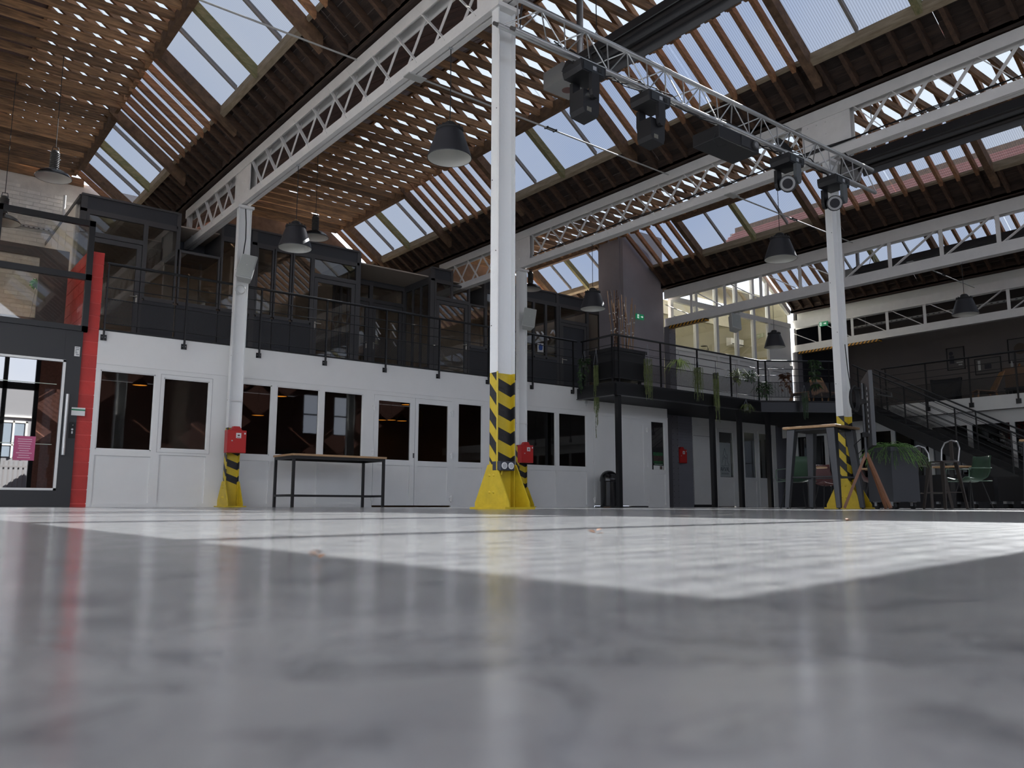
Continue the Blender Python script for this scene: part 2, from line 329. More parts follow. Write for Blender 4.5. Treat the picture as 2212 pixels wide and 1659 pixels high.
# ------------------------------------------------------------------ roof: pitched bays, slats below, ribbed sheets above
SLOPE = .74; VEND = 20.9
SKY = [(17.0,20.1),(10.55,14.05),(3.10,6.60),(-3.4,.1)]
PITCHV = .375
def in_sky(v, m=.06): return any(a+m < v < b-m for a, b in SKY)
ANG = math.atan(SLOPE)
def roof_bay(i, v0, v1, planks=True, label='', zb=6.40, joists=True):
    g0, g1 = GU[i], GU[i+1]; zv = 6.40; ua, ub = g0+.18, g1-.18; ur = (ua+ub)/2+(zb-zv)/(2*SLOPE); zr = zv+SLOPE*(ur-ua)
    A = lambda u: zv+SLOPE*(u-ua); B = lambda u: zb+SLOPE*(ub-u)
    uh, us = ub-1.69, ub-.57                      # header beam / foot of the glazing
    r = thing('ceiling', label, 'ceiling', (ur, v0, 7.65), kind='structure')
    def slopeb(ua_, ub_, w, h, up=0):             # stick lying on slope B from ua_ down to ub_
        za, zb = B(ua_)+up, B(ub_)+up
        return MB().prism([(ua_,-w/2,za),(ub_,-w/2,zb),(ub_,-w/2,zb+h),(ua_,-w/2,za+h)], (0,w,0))
    full = meshof(slopeb(ur, us+.05, .07, .14, .07), 'rafter', REDWOOD)
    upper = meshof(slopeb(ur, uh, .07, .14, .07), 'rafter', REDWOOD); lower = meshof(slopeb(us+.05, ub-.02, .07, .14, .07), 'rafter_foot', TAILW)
    trim = meshof(slopeb(uh-.1, us+.3, .13, .24, -.02), 'trimmer', TRIMW)
    uj0 = ua+(7.65-zv)/SLOPE-.05
    uc = (uj0+uh+.03)/2; joist = meshof(MB().box(uj0-uc, uh+.03-uc, -.03, .03, -.062, .062), 'joist', OLDWOOD)
    n = int((v1-v0)/PITCHV)
    for k in range(n+1):
        v = v0+.1+k*PITCHV
        if v > v1-.03: break
        j = random.uniform(-.025,.025)
        if joists: piece('joist', joist, r, (uc,v+j,7.712+random.uniform(-.012,.012)), (random.uniform(-.07,.07),random.uniform(-.006,.006),random.uniform(-.012,.012)))
        if in_sky(v):
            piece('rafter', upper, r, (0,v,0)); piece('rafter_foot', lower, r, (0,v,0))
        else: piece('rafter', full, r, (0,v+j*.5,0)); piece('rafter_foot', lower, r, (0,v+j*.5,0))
    # header and blocking along v
    zones = []; cur = v0
    for a, b in sorted(SKY):
        a2, b2 = max(a,v0), min(b,v1)
        if b2 <= a2: continue
        if a2 > cur+.05: zones.append((cur,a2,False))
        zones.append((a2,b2,True)); cur = b2
    if cur < v1-.05: zones.append((cur,v1,False))
    for a, b, sky in zones:
        if sky:
            MB().box(uh-.05,uh+.06,a,b,B(uh)-.09,B(uh)+.13).build('header_beam', TRIMW, r)
            MB().prism([(us-.01,a,B(us)+.06),(us+.06,a,B(us)+.01),(us+.06,a,B(us)+.13),(us-.01,a,B(us)+.20)], (0,b-a,0)).build('sill_timber', PALEWOOD, r)
            for v in (a, b): piece('trimmer', trim, r, (0,v,0))
            m = (a+b)/2
            MB().prism([(uh,m-.05,B(uh)+.02),(us,m-.05,B(us)+.02),(us,m-.05,B(us)+.20),(uh,m-.05,B(uh)+.20)], (0,.1,0)).build('mullion', GREENWOOD, r)
            cuts = [a+.06, m-(b-a)*.28, m, m+(b-a)*.26, b-.06]
            for c in (cuts[1], cuts[3]):
                MB().prism([(uh,c-.022,B(uh)+.17),(us,c-.022,B(us)+.17),(us,c-.022,B(us)+.26),(uh,c-.022,B(uh)+.26)], (0,.044,0)).build('glazing_bar', BAR, r)
            for c, d in zip(cuts, cuts[1:]):
                MB().prism([(uh,c,B(uh)+.22),(us+.1,c,B(us+.1)+.22),(us+.1,c,B(us+.1)+.235),(uh,c,B(uh)+.235)], (0,d-c,0)).build('pane', PANEC, r)
        else:
            nb = max(1, int((b-a)/PITCHV))
            for k in range(nb):
                v = a+.1+k*(b-a)/nb
                MB().box(uh-.02,uh+.04,v-.1,v+.2,B(uh)+.02,B(uh)+.15).build('blocking', OLDWOOD, r)
            MB().prism([(us+.03,a,B(us)+.15),(us+.07,a,B(us)+.12),(us+.07,a,B(us)+.17),(us+.03,a,B(us)+.2)], (0,b-a,0)).build('sill_timber', PALEWOOD, r)
            ns = max(1, round((b-a)/1.0))
            for k in range(ns):
                c, d = a+k*(b-a)/ns, a+(k+1)*(b-a)/ns
                MB().prism([(uh,c,B(uh)+.22),(us+.1,c,B(us+.1)+.22),(us+.1,c,B(us+.1)+.235),(uh,c,B(uh)+.235)], (0,d-c-.01,0)).build('pane', PANEC, r)
    ns = round((v1-v0)/1.05)
    for k in range(ns):
        c = v0+k*(v1-v0)/ns; d = (v1-v0)/ns
        MB().prism([(ur+.02,c,B(ur+.02)+.22),(uh,c,B(uh)+.22),(uh,c,B(uh)+.235),(ur+.02,c,B(ur+.02)+.235)], (0,d-.008,0)).build('roof_sheet', PANEM, r)
    for c, d in ((.2,3.02),):                      # unseen boards added by the near skylight to stop a sun stripe on the floor
        for q in range(14):
            MB().prism([(uh-.05,c+q*.205,B(uh-.05)+.19),(us+.1,c+q*.205,B(us+.1)+.19),(us+.1,c+q*.205,B(us+.1)+.215),(uh-.05,c+q*.205,B(uh-.05)+.215)], (0,.2,0)).build('sun_stop_board', DARKWOOD, r)
    # boarding below the glazing, boards along v
    for k in range(4):
        x0, x1 = us+.06+k*.135, us+.06+(k+1)*.135-.006; seg = 5
        for q in range(seg):
            c, d = v0+q*(v1-v0)/seg, v0+(q+1)*(v1-v0)/seg-.01; e = random.uniform(0,.012)
            MB().prism([(x0,c,B(x0)+.21+e),(x1,c,B(x1)+.21+e),(x1,c,B(x1)+.235+e),(x0,c,B(x0)+.235+e)], (0,d-c,0)).build('roof_board', DARKWOOD, r)
    # slope A: boards running up the slope under the tiles
    if planks:
        w = .19; pm = meshof(MB().prism([(ua-.06,0,A(ua-.06)),(ur,0,A(ur)),(ur,0,A(ur)+.03),(ua-.06,0,A(ua-.06)+.03)], (0,w-.006,0)), 'sheathing_board', SLOPEWOOD)
        k0 = max(v0, 2.5); nn = int((v1-k0)/w)
        for k in range(nn): piece('sheathing_board', pm, r, (0,k0+k*w,random.uniform(0,.012)))
        MB().prism([(ua-.06,v0,A(ua-.06)),(ur,v0,A(ur)),(ur,v0,A(ur)+.03),(ua-.06,v0,A(ua-.06)+.03)], (0,k0-v0,0)).build('sheathing', SLOPEWOOD, r)
    else:
        MB().prism([(ua-.06,v0,A(ua-.06)),(ur,v0,A(ur)),(ur,v0,A(ur)+.03),(ua-.06,v0,A(ua-.06)+.03)], (0,v1-v0,0)).build('sheathing', SLOPEWOOD, r)
    t = MB(); nc = 16                              # stepped courses of clay tiles outside
    for k in range(nc):
        a, b = ua-.05+k*(ur-ua+.05)/nc, ua-.05+(k+1)*(ur-ua+.05)/nc+.04
        t.prism([(a,v0,A(a)+.10),(b,v0,A(b)+.06),(b,v0,A(b)+.085),(a,v0,A(a)+.14)], (0,v1-v0,0))
    t.build('roof_tiles', TILE, r, kind='stuff')
    MB().box(g1-.2,g1+.2,v0,v1,zb+.04,zb+.10).box(g1-.20,g1-.16,v0,v1,zb+.02,zb+.30).box(g1+.12,g1+.16,v0,v1,zb+.02,zb+.16).build('valley_gutter', DARKWOOD, r)
    bx('ridge_board', OLDWOOD, r, ur-.025, ur+.025, v0, v1, zr-.05, zr+.24)
    return r
roof_bay(0, VB, VEND, False, 'slatted timber roof bay with skylights over the red pillar and entrance')
roof_bay(1, VB, VEND, True, 'slatted timber roof bay with skylights between the two lattice girders')
roof_bay(2, VB, VEND, True, 'slatted timber roof bay with skylights showing red tiles outside')
roof_bay(3, VB, 15.95, False, 'timber roof bay in front of the white gable window', zb=6.62, joists=False)
# ------------------------------------------------------------------ white partition along v = VW
wf = thing('wall_front', 'white panelled partition under the gallery', 'wall', (9.9, VW, 0), kind='structure')
T_ = .06
bx('fascia', WHITE, wf, 2.925, 13.75, VW, VW+T_, 2.40, ZF-.02)
bx('fascia', WHITE, wf, 13.75, 17.09, VW, VW+T_, 2.40, ZF-.02)
bx('cover_strip', WHITE, wf, 2.925, 17.09, VW-.014, VW, 2.365, 2.40)
bx('edge_angle', BLKM, wf, 2.925, 13.80, VW-.012, VW+.2, ZF-.02, ZF+.01)
for a, b in ((2.92,2.935),(4.90,5.335),(7.975,8.115),(10.07,10.13),(10.95,12.10),(14.20,14.30),(16.28,16.30),(17.08,17.10)):
    bx('filler_post', WHITE, wf, a, b, VW, VW+T_, 0, 2.40)
CLIP = meshof(MB().box(-.025,.025,-.012,.002,-.007,.007), 'drain_cap', WHITE)
def wunit(n, a, b, g0, g1, z0, z1, label, casement=False):
    r = thing('window_%d' % n, label, 'window', ((a+b)/2, VW, 0), kind='structure')
    f = MB().box(a,g0,VW,VW+T_,0,2.365).box(g1,b,VW,VW+T_,0,2.365).box(g0,g1,VW,VW+T_,z1,2.365).box(g0,g1,VW,VW+T_,z0-.10,z0).box(g0,g1,VW,VW+T_,0,.066)
    f.build('window_frame', WHITE, r)
    e = .018
    MB().box(g0-.0,g0+e,VW+.012,VW+.045,z0,z1).box(g1-e,g1,VW+.012,VW+.045,z0,z1).box(g0,g1,VW+.012,VW+.045,z1-e,z1).box(g0,g1,VW+.012,VW+.045,z0,z0+e).build('glazing_bead', WHITE, r)
    bx('pane', GL, r, g0+.005, g1-.005, VW+.028, VW+.034, z0+.005, z1-.005)
    bx('lower_panel', WHITE, r, g0-.0, g1+.0, VW+.022, VW+.05, .062, z0-.096)
    if casement:
        MB().box(g0-.055,g0-.05,VW-.004,VW,z0-.06,z1+.06).box(g1+.05,g1+.055,VW-.004,VW,z0-.06,z1+.06).box(g0-.05,g1+.05,VW-.004,VW,z1+.055,z1+.06).box(g0-.05,g1+.05,VW-.004,VW,z0-.06,z0-.055).build('sash_seal', mat('grey seal', (.35,.35,.35), .6), r)
    w = b-a
    for k in range(3 if w > .9 else 2): piece('drain_cap', CLIP, r, (a+w*(.12+.34*k) if w > .9 else a+w*(.2+.55*k), VW, .034))
    return r
wunit(1, 2.935, 3.915, 3.00, 3.87, .945, 2.265, 'white panelled window next to the red pillar')
wunit(2, 3.915, 4.90, 4.015, 4.80, .99, 2.23, 'white casement window beside the striped column', True)
wunit(3, 5.335, 6.015, 5.38, 5.963, .95, 2.268, 'narrow white window between the striped column and steel table')
wunit(4, 6.015, 6.98, 6.066, 6.93, .965, 2.27, 'white window behind the left half of the steel table')
wunit(5, 6.98, 7.975, 7.032, 7.885, .98, 2.268, 'white window behind the right half of the steel table')
wunit(6, 10.13, 10.95, 10.225, 10.875, .962, 2.27, 'narrow white window between glazed doors and tall striped column')
wunit(7, 12.10, 13.115, 12.155, 13.06, .967, 2.272, 'white window beside the red fire box behind the tall column')
wunit(8, 13.115, 14.20, 13.17, 14.073, .97, 2.268, 'white window left of the round topped bin')
wunit(9, 16.30, 17.08, 16.44, 16.957, .97, 2.277, 'slim white window with a green poster in its pane')
HINGE = meshof(MB().box(-.022,.022,-.02,.0,-.055,.055).tube([(0,-.025,-.07),(0,-.025,.07)], .014, 8).box(-.04,.04,-.03,0,.01,.035), 'hinge', WHITE)
def dleaf(r, a, b, glassz=None, g=None, hinge=0):
    L = thing_part('door_leaf', r)
    y0, y1 = VW-.006, VW+T_-.006
    m = MB()
    if glassz:
        z0, z1 = glassz; g0, g1 = g
        m.box(a,g0,y0,y1,.035,2.285).box(g1,b,y0,y1,.035,2.285).box(g0,g1,y0,y1,z1,2.285).box(g0,g1,y0,y1,z0-.11,z0).box(g0,g1,y0,y1,.035,.15)
        lf = m.build('door_leaf', WHITE, r)
        bx('pane', GL, lf, g0, g1, VW+.02, VW+.026, z0, z1)
        bx('door_panel', WHITE, lf, g0, g1, VW+.012, VW+.045, .14, z0-.10)
    else:
        g0, g1 = a+.13, b-.13
        m.box(a,g0,y0,y1,.035,2.285).box(g1,b,y0,y1,.035,2.285).box(g0,g1,y0,y1,2.16,2.285).box(g0,g1,y0,y1,.035,.15)
        lf = m.build('door_leaf', WHITE, r)
        bx('door_panel', WHITE, lf, g0, g1, VW+.006, VW+.045, .14, 2.17)
    for z in ((.18,1.10,2.02) if hinge else ()):
        piece('hinge', HINGE, lf, (a-.005 if hinge < 0 else b+.005, VW-.006, z))
    return lf
def thing_part(n, r): return None
d2 = thing('door_2', 'white double door with two glazed leaves beside the steel table', 'door', (9.09, VW, 0), kind='structure')
MB().box(8.115,8.135,VW,VW+T_,0,2.365).box(10.05,10.07,VW,VW+T_,0,2.365).box(8.135,10.05,VW,VW+T_,2.29,2.365).build('door_frame', WHITE, d2)
la = dleaf(d2, 8.14, 9.112, (.966,2.173), (8.245,8.995), -1); lb = dleaf(d2, 9.122, 10.046, (.962,2.177), (9.20,9.947), 1)
MB().box(9.075,9.105,VW-.012,VW-.006,1.02,1.12).disc((9.09,VW-.012,1.085),.009,(0,-1,0),10,.006).build('lock', mat('dark lock', (.05,.05,.05), .4), la)
d3 = thing('door_3', 'plain white double door behind the black post and bin', 'door', (15.29, VW, 0), kind='structure')
MB().box(14.30,14.32,VW,VW+T_,0,2.365).box(16.26,16.28,VW,VW+T_,0,2.365).box(14.32,16.26,VW,VW+T_,2.29,2.365).build('door_frame', WHITE, d3)
dleaf(d3, 14.325, 15.285, hinge=-1); dleaf(d3, 15.295, 16.255, hinge=1)
MB().box(14.325,16.255,VW-.012,VW-.002,0,.03).build('threshold', BLKM, d3)
# poster in window 9
po = thing('poster', 'green poster stuck inside the slim white window', 'poster', (16.70, VW+.02, .98))
bx('sheet', mat('poster green', (.02,.16,.05), .5, vary=.5, scale=9, col2=(.01,.02,.012)), po, 16.52, 16.90, VW+.018, VW+.021, 1.16, 1.45)
bx('photo', mat('poster photo', (.10,.05,.04), .5, vary=.7, scale=25, col2=(.01,.01,.01)), po, 16.52, 16.90, VW+.016, VW+.019, 1.22, 1.36)
bx('caption', mat('poster white', (.75,.75,.73), .5), po, 16.52, 16.90, VW+.016, VW+.019, .99, 1.10)
bx('caption', mat('poster brown', (.10,.07,.06), .5), po, 16.76, 16.86, VW+.013, VW+.016, 1.0, 1.09)
for k in range(6): bx('caption', mat('poster green text', (.45,.7,.5), .5), po, 16.56+k*.055, 16.595+k*.055, VW+.013, VW+.016, 1.125, 1.14)
# ------------------------------------------------------------------ ground floor rooms behind the panes
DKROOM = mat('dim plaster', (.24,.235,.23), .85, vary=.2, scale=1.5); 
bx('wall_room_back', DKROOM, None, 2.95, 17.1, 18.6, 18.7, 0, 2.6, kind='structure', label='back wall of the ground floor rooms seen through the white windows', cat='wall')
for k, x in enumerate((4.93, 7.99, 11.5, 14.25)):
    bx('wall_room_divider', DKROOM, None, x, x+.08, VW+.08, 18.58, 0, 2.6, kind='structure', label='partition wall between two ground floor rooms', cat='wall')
bx('gallery_slab', mat('gallery floor boards', (.10,.09,.085), .7), None, 2.93, 17.1, VW+.065, 20.9, 2.62, ZF, kind='structure', label='gallery floor slab above the white partition', cat='floor')
def roomlamp(p, label):
    x, y, z = p; r = thing('dome_lamp', label, 'lamp', (x,y,z), group='orange glowing lamps in the ground floor rooms')
    sh = MB().lathe([(.035,.17),(.05,.12),(.09,.085),(.135,.03),(.15,0),(.146,0),(.13,.028),(.085,.08),(.03,.10)], (x,y,z), 18).build('lamp_shade', BLKM, r)
    MB().disc((x,y,z+.012), .125, (0,0,1), 18, .006).build('bulb_glow', mat('orange filament glow', (.8,.3,.05), .5, emit=(1,.36,.04), estr=2.2), r)
    MB().tube([(x,y,z+.16),(x,y,2.6)], .006, 6).build('cord', BLKM, r)
for px, py, v, lb in ((302,833,15.9,'orange glowing dome lamp behind the window next to the red pillar'),(557,898,16.3,'orange glowing dome lamp behind the narrow window beside the fire box'),(606,857,15.9,'orange glowing dome lamp at the edge of the window over the steel table'),(824,908,17.2,'orange glowing dome lamp nearest the left hinge of the glazed doors'),(845,908,17.9,'middle orange glowing dome lamp of three behind the glazed doors'),(868,910,17.2,'orange glowing dome lamp nearest the lock of the glazed doors'),(879,875,15.8,'single higher orange glowing dome lamp behind the glazed door leaf')):
    p = at(px, py, 'v', v); roomlamp((p.x, p.y, min(p.z, 2.35)), lb)
yb = at(936, 899, 'v', 17.6); r = thing('wall_disc', 'round mustard disc hanging behind the glazed door', 'decoration', (yb.x, 18.5, yb.z-.3))
MB().disc((yb.x,18.44,yb.z), .25, (0,-1,0), 28, .03).build('disc', mat('mustard felt', (.35,.27,.04), .8), r)
MB().tube([(yb.x,18.45,yb.z+.25),(yb.x,18.45,2.6)], .004, 6).build('cord', BLKM, r)
# low furniture silhouettes in the room behind the steel table
r = thing('office_desk', 'dark desk with a monitor behind the table window', 'desk', (7.1,16.6,0))
bx('desk_top', mat('grey desk', (.25,.24,.22), .5), r, 6.4, 7.9, 16.3, 17.0, .72, .75)
for x in (6.45,7.85):
    for y in (16.35,16.95): bx('leg', BLKM, r, x-.02, x+.02, y-.02, y+.02, 0, .72)
mo = bx('monitor', BLKM, r, 7.35, 7.9, 16.6, 16.63, .85, 1.25); bx('monitor_foot', BLKM, r, 7.6, 7.66, 16.55, 16.7, .75, .9)
bx('screen', mat('pale screen', (.25,.27,.3), .3, emit=(.5,.55,.6), estr=.25), r, 6.95, 7.2, 16.5, 16.52, .76, .92)
# ------------------------------------------------------------------ red block pillar and side wall
rp = thing('wall_red', 'red painted concrete block pillar beside the dark entrance', 'wall', (2.8, VW, 0), kind='structure')
PU0, PU1 = 2.68, 2.925
bx('mortar_core', mat('red mortar', (.66,.09,.075), .6), rp, PU0+.008, PU1-.006, VW+.006, 17.0, 0, 4.26)
blk = meshof(MB().box(0,PU1-PU0,0,.42,0,.208), 'block', RED); blh = meshof(MB().box(0,PU1-PU0,0,.205,0,.208), 'block', RED)
for c in range(20):
    z = -.165+.2215*c+.006
    y = VW - .002
    if c % 2: piece('block', blh, rp, (PU0,y,max(z,.001)), scale=(1,1,1 if z > 0 else .2)); y += .213
    while y < 16.9:
        piece('block', blk, rp, (PU0,y,max(z,.001)), scale=(1,1,1 if z > 0 else .2)); y += .428
# ------------------------------------------------------------------ dark glazed entrance
VE = VW-.05
en = thing('door_1', 'anthracite entrance door with white edged glass and long pull bar', 'door', (1.6, VE, 0), kind='structure')
LF = MB().box(.55,.64,VE,VE+.06,.0,2.36).box(2.45,2.685,VE,VE+.06,0,2.86).box(.64,2.45,VE,VE+.06,2.36,2.86).box(.64,2.45,VE,VE+.06,0,.26).build('door_leaf', ENTB, en)
wt_ = mat('white door edging', (.82,.82,.80), .4)
MB().box(2.425,2.465,VE-.012,VE,.26,2.36).box(.62,2.465,VE-.012,VE,2.325,2.362).box(.62,2.465,VE-.012,VE,.26,.295).box(.60,.64,VE-.012,VE,.26,2.36).build('glass_edging', wt_, en)
bx('pane', glass('entrance glass', (.10,.10,.10), .32, .01), en, .64, 2.43, VE+.02, VE+.028, .29, 2.33)
MB().tube([(2.515,VE-.075,.82),(2.515,VE-.075,1.80)], .026, 14).tube([(2.515,VE-.075,.95),(2.515,VE,.95)], .014, 8).tube([(2.515,VE-.075,1.67),(2.515,VE,1.67)], .014, 8).build('pull_bar', mat('satin bar', (.62,.62,.60), .35, metal=.5), en)
MB().box(2.585,2.675,VE-.01,VE,1.10,1.36).build('lock_plate', BLKM, en); MB().disc((2.63,VE-.01,1.24),.016,(0,-1,0),12,.012).box(2.62,2.64,VE-.025,VE-.01,1.17,1.21).disc((2.635,VE-.01,1.31),.006,(0,-1,0),8,.02).build('lock_cylinder', STEEL, en)
MB().box(2.43,2.432,VE-.002,VE,2.42,2.86).build('joint_line', BLKM, en)
for z in (.98, 1.95): bx('glass_line', mat('etched line', (.5,.55,.45), .5), en, .64, 2.36, VE+.014, VE+.02, z, z+.009)
st = MB().box(2.575,2.655,VE-.004,VE,2.44,2.60).build('notice_sticker', mat('white sticker', (.72,.72,.70), .5), None, label='small white opening hours sticker beside the dark entrance door', cat='sticker')
for k, (a, b) in enumerate(((2.585,2.645),(2.587,2.64),(2.585,2.61),(2.587,2.62),(2.6,2.645))): bx('print_line', mat('sticker print', (.18,.20,.22), .5), st, a, b, VE-.006, VE-.004, 2.575-k*.028, 2.587-k*.028)
st = MB().box(2.60,2.80,VE-.006,VE-.001,1.47,1.60).build('door_card', mat('card white', (.76,.77,.75), .4), None, label='white card with a green band beside the pull bar', cat='sticker')
bx('green_band', mat('card green', (.02,.22,.10), .4), st, 2.60, 2.80, VE-.008, VE-.006, 1.55, 1.575)
st = MB().box(1.84,2.13,VE+.008,VE+.012,.72,1.10).build('pink_notice', mat('pink paper', (.52,.10,.22), .6), None, label='pink printed notice taped on the entrance glass', cat='notice')
for k in range(9):
    w = random.uniform(.10,.22); bx('print_line', mat('notice print', (.78,.55,.62), .6), st, 1.985-w/2, 1.985+w/2, VE+.005, VE+.008, 1.045-k*.036, 1.055-k*.036)
w10 = thing('window_10', 'black framed fixed glazing above the entrance door', 'window', (1.6, VE, 2.86), kind='structure')
MB().box(.4,2.74,VE-.03,VE+.05,2.86,2.95).box(.4,2.74,VE-.03,VE+.05,4.66,4.755).box(.4,2.74,VE-.03,VE+.05,3.73,3.83).box(2.65,2.74,VE-.03,VE+.05,2.86,4.755).box(1.30,1.40,VE-.03,VE+.05,2.86,4.755).box(.4,.5,VE-.03,VE+.05,2.86,4.755).build('window_frame', BLACK, w10)
for a, b in ((.5,1.30),(1.40,2.65)):
    for c, d in ((2.95,3.73),(3.83,4.66)): bx('pane', GLU, w10, a, b, VE+.005, VE+.012, c, d)
w11 = thing('window_11', 'dark inner frame seen through the glazing above the entrance', 'window', (1.7, 16.2, 2.95), kind='structure')
MB().box(.4,2.60,16.16,16.24,4.35,4.53).box(2.15,2.60,16.16,16.24,2.95,4.35).box(.4,2.15,16.16,16.24,2.95,3.25).box(.4,.55,16.16,16.24,2.95,4.35).build('window_frame', DKPVC, w11)
bx('pane', GLU, w11, .55, 2.15, 16.195, 16.2, 3.25, 4.35)
bx('entrance_slab', DKPAN, None, -.5, 2.67, VW+.05, 20.9, 2.70, 2.94, kind='structure', label='floor slab above the entrance lobby', cat='floor')
bx('wall_lobby', mat('lobby dark wall', (.05,.05,.052), .8), None, -.4, 2.66, 18.0, 18.1, 0, 2.7, kind='structure', label='dark back wall of the entrance lobby', cat='wall')
bx('wall_entrance_side', ENTB, None, -1.6, .55, VE, VE+.1, 0, 4.75, kind='structure', label='dark wall left of the entrance door', cat='wall')
gn = thing('feather_duster', 'bright green feather duster leaning on the pale wall', 'duster', (1.92,17.6,ZF))
p = at(78, 612, 'v', 17.6); 
MB().tube([(p.x-.12,17.6,ZF),(p.x,17.6,p.z-.1)], .008, 8).build('handle', STEEL, gn)
m = MB()
for k in range(40):
    a = Vector((random.gauss(0,1),random.gauss(0,1),random.gauss(0,1))).normalized()*random.uniform(.07,.13); c = Vector((p.x,17.6,p.z))
    m.tube([c, c+a*.6, c+a+Vector((0,0,-.02))], .02, 5, r2=.012)
m.build('duster_head', mat('green fibre', (.10,.50,.10), .8), gn)
# ------------------------------------------------------------------ white brick end wall
br = thing('wall_back', 'white painted brick end wall above the entrance', 'wall', (2.0, 20.95, 2.9), kind='structure')
WB = mat('white painted brick', (.86,.83,.78), .7, vary=.14, scale=5, bump=.6, bscale=20, rnd=.08)
bx('brick_bed', mat('white mortar', (.74,.71,.66), .8, vary=.15, scale=4, bump=.4), br, -1.6, 5.0, 20.96, 21.2, 2.9, 7.55)
bm_ = meshof(MB().prism([(0,0,0),(.262,0,.004),(.26,0,.08),(.002,0,.078)], (0,.03,0)), 'brick', WB)
for c in range(41):
    z = 3.75+c*.092
    for k in range(8):
        x = 1.05+k*.272+(.136 if c % 2 else 0)
        if len(br.children) < 301: piece('brick', bm_, br, (x+random.uniform(-.004,.004),20.945+random.uniform(-.006,.006),z), (random.uniform(-.03,.03),random.uniform(-.01,.01),random.uniform(-.02,.02)))
we = MB().box(5.0,18.4,20.96,21.1,2.9,6.45)
for g in (1,2): we.prism([(GU[g]+.1,20.96,6.45),(GU[g+1]-.1,20.96,6.45),((GU[g]+GU[g+1])/2,20.96,8.75)], (0,.14,0))
we.build('wall_end', mat('brown end boarding', (.16,.10,.07), .8, vary=.3), None, kind='structure', label='end wall above the upper rooms', cat='wall')
ct = thing('cable_tray', 'perforated galvanised cable tray on the white brick wall', 'cable tray', (2.2,20.7,5.9))
p0 = at(5, 487, 'v', 20.8); p1 = at(190, 515, 'v', 20.8); zt = (p0.z+p1.z)/2
MB().box(1.2,4.2,20.72,20.94,zt,zt+.01).box(1.2,4.2,20.72,20.728,zt,zt+.06).build('tray', STEEL, ct)
for k in range(28): bx('slot', BLKM, ct, 1.25+k*.1, 1.29+k*.1, 20.7185, 20.72, zt+.02, zt+.04)
MB().tube([(3.13,20.68,4.5),(3.13,20.68,7.1)], .03, 10).build('downpipe', WHITEP, None, label='white pipe running up the white brick wall', cat='pipe')
# ------------------------------------------------------------------ dark glazed fronts of the upper rooms
uf = thing('wall_upper', 'anthracite glazed fronts of the upper rooms', 'wall', (9.8, VF, ZF), kind='structure')
def fr(x0, x1, z0, z1, y=VF, t=.07, m=DKPVC, nm='frame_bar'): bx(nm, m, uf, x0, x1, y, y+t, z0, z1)
wcount = [12]; dcount = [4]
def uwin(a, b, y=VF, top=5.62, sill=4.08, label=''):
    r = thing('window_%d' % wcount[0], label, 'window', ((a+b)/2, y, sill), kind='structure'); wcount[0] += 1
    MB().box(a,a+.035,y-.01,y+.06,sill,top).box(b-.035,b,y-.01,y+.06,sill,top).box(a+.035,b-.035,y-.01,y+.06,top-.05,top).box(a+.035,b-.035,y-.01,y+.06,sill-.04,sill+.04).build('window_frame', DKPVC, r)
    bx('pane', GLU, r, a+.03, b-.03, y+.02, y+.026, sill+.03, top-.04)
    if sill > 3.2: bx('lower_panel', DKPAN, r, a, b, y+.005, y+.05, ZF, sill-.04)
    return r
def udoor(a, b, y=VF, label='', top=5.20, light=True, side=1, solid=False):
    r = thing('door_%d' % dcount[0], label, 'door', ((a+b)/2, y, ZF), kind='structure'); dcount[0] += 1
    MB().box(a,a+.05,y-.015,y+.06,ZF,5.62).box(b-.05,b,y-.015,y+.06,ZF,5.62).box(a+.05,b-.05,y-.015,y+.06,top-.05,top+.04).box(a+.05,b-.05,y-.015,y+.06,5.58,5.62).build('door_frame', DKPVC, r)
    lf = MB().box(a+.06,a+.15,y-.005,y+.05,ZF+.02,top-.06).box(b-.15,b-.06,y-.005,y+.05,ZF+.02,top-.06).box(a+.15,b-.15,y-.005,y+.05,top-.15,top-.06).box(a+.15,b-.15,y-.005,y+.05,ZF+.02,ZF+.14).build('door_leaf', DKPVC, r)
    bx('pane', DKPAN if solid else GLU, lf, a+.14, b-.14, y+.02, y+.026, ZF+.12, top-.14)
    if light: bx('pane', GLU, r, a+.05, b-.05, y+.02, y+.026, top+.04, 5.58)
    hx = b-.105 if side > 0 else a+.105
    MB().tube([(hx,y-.005,4.08),(hx,y-.05,4.08),(hx-side*.13,y-.05,4.08)], .011, 8).box(hx-.014,hx+.014,y-.012,y-.005,3.95,4.12).build('handle', mat('satin handle', (.6,.57,.5), .3, metal=.8), lf)
    return r
def fascia(a, b, y=VF): fr(a, b, 5.62, 5.68, y, .09); fr(a, b, 5.68, 5.93, y+.02, .05, DKPAN, 'fascia_panel'); fr(a, b, 5.93, 5.97, y-.02, .11, DKPVC, 'cap_profile')
fr(2.86, 2.97, ZF, 5.93, VF, .1, DKPVC, 'corner_post')
udoor(2.97, 4.06, label='anthracite glass door at the gallery end by the red pillar')
uwin(4.06, 4.68, label='tall dark window reflecting the lattice girder end')
fascia(2.86, 4.66)
uwin(4.72, 5.55, top=5.20, label='dark window under the end of the lattice girder')
uwin(5.57, 6.22, label='dark window behind the white column and speaker')
fr(6.22, 6.33, ZF, 5.93, VF, .1, DKPVC, 'corner_post')
fr(4.64, 4.72, 5.20, 5.97, VF, 1.1, DKPVC, 'niche_side'); fr(5.55, 5.60, 5.20, 5.97, VF, 1.1, DKPVC, 'niche_side'); fr(4.72, 5.55, 5.20, 5.97, VF+1.10, .04, DKPAN, 'niche_back'); fr(4.72, 5.55, 5.16, 5.20, VF, 1.1, DKPVC, 'niche_sill')
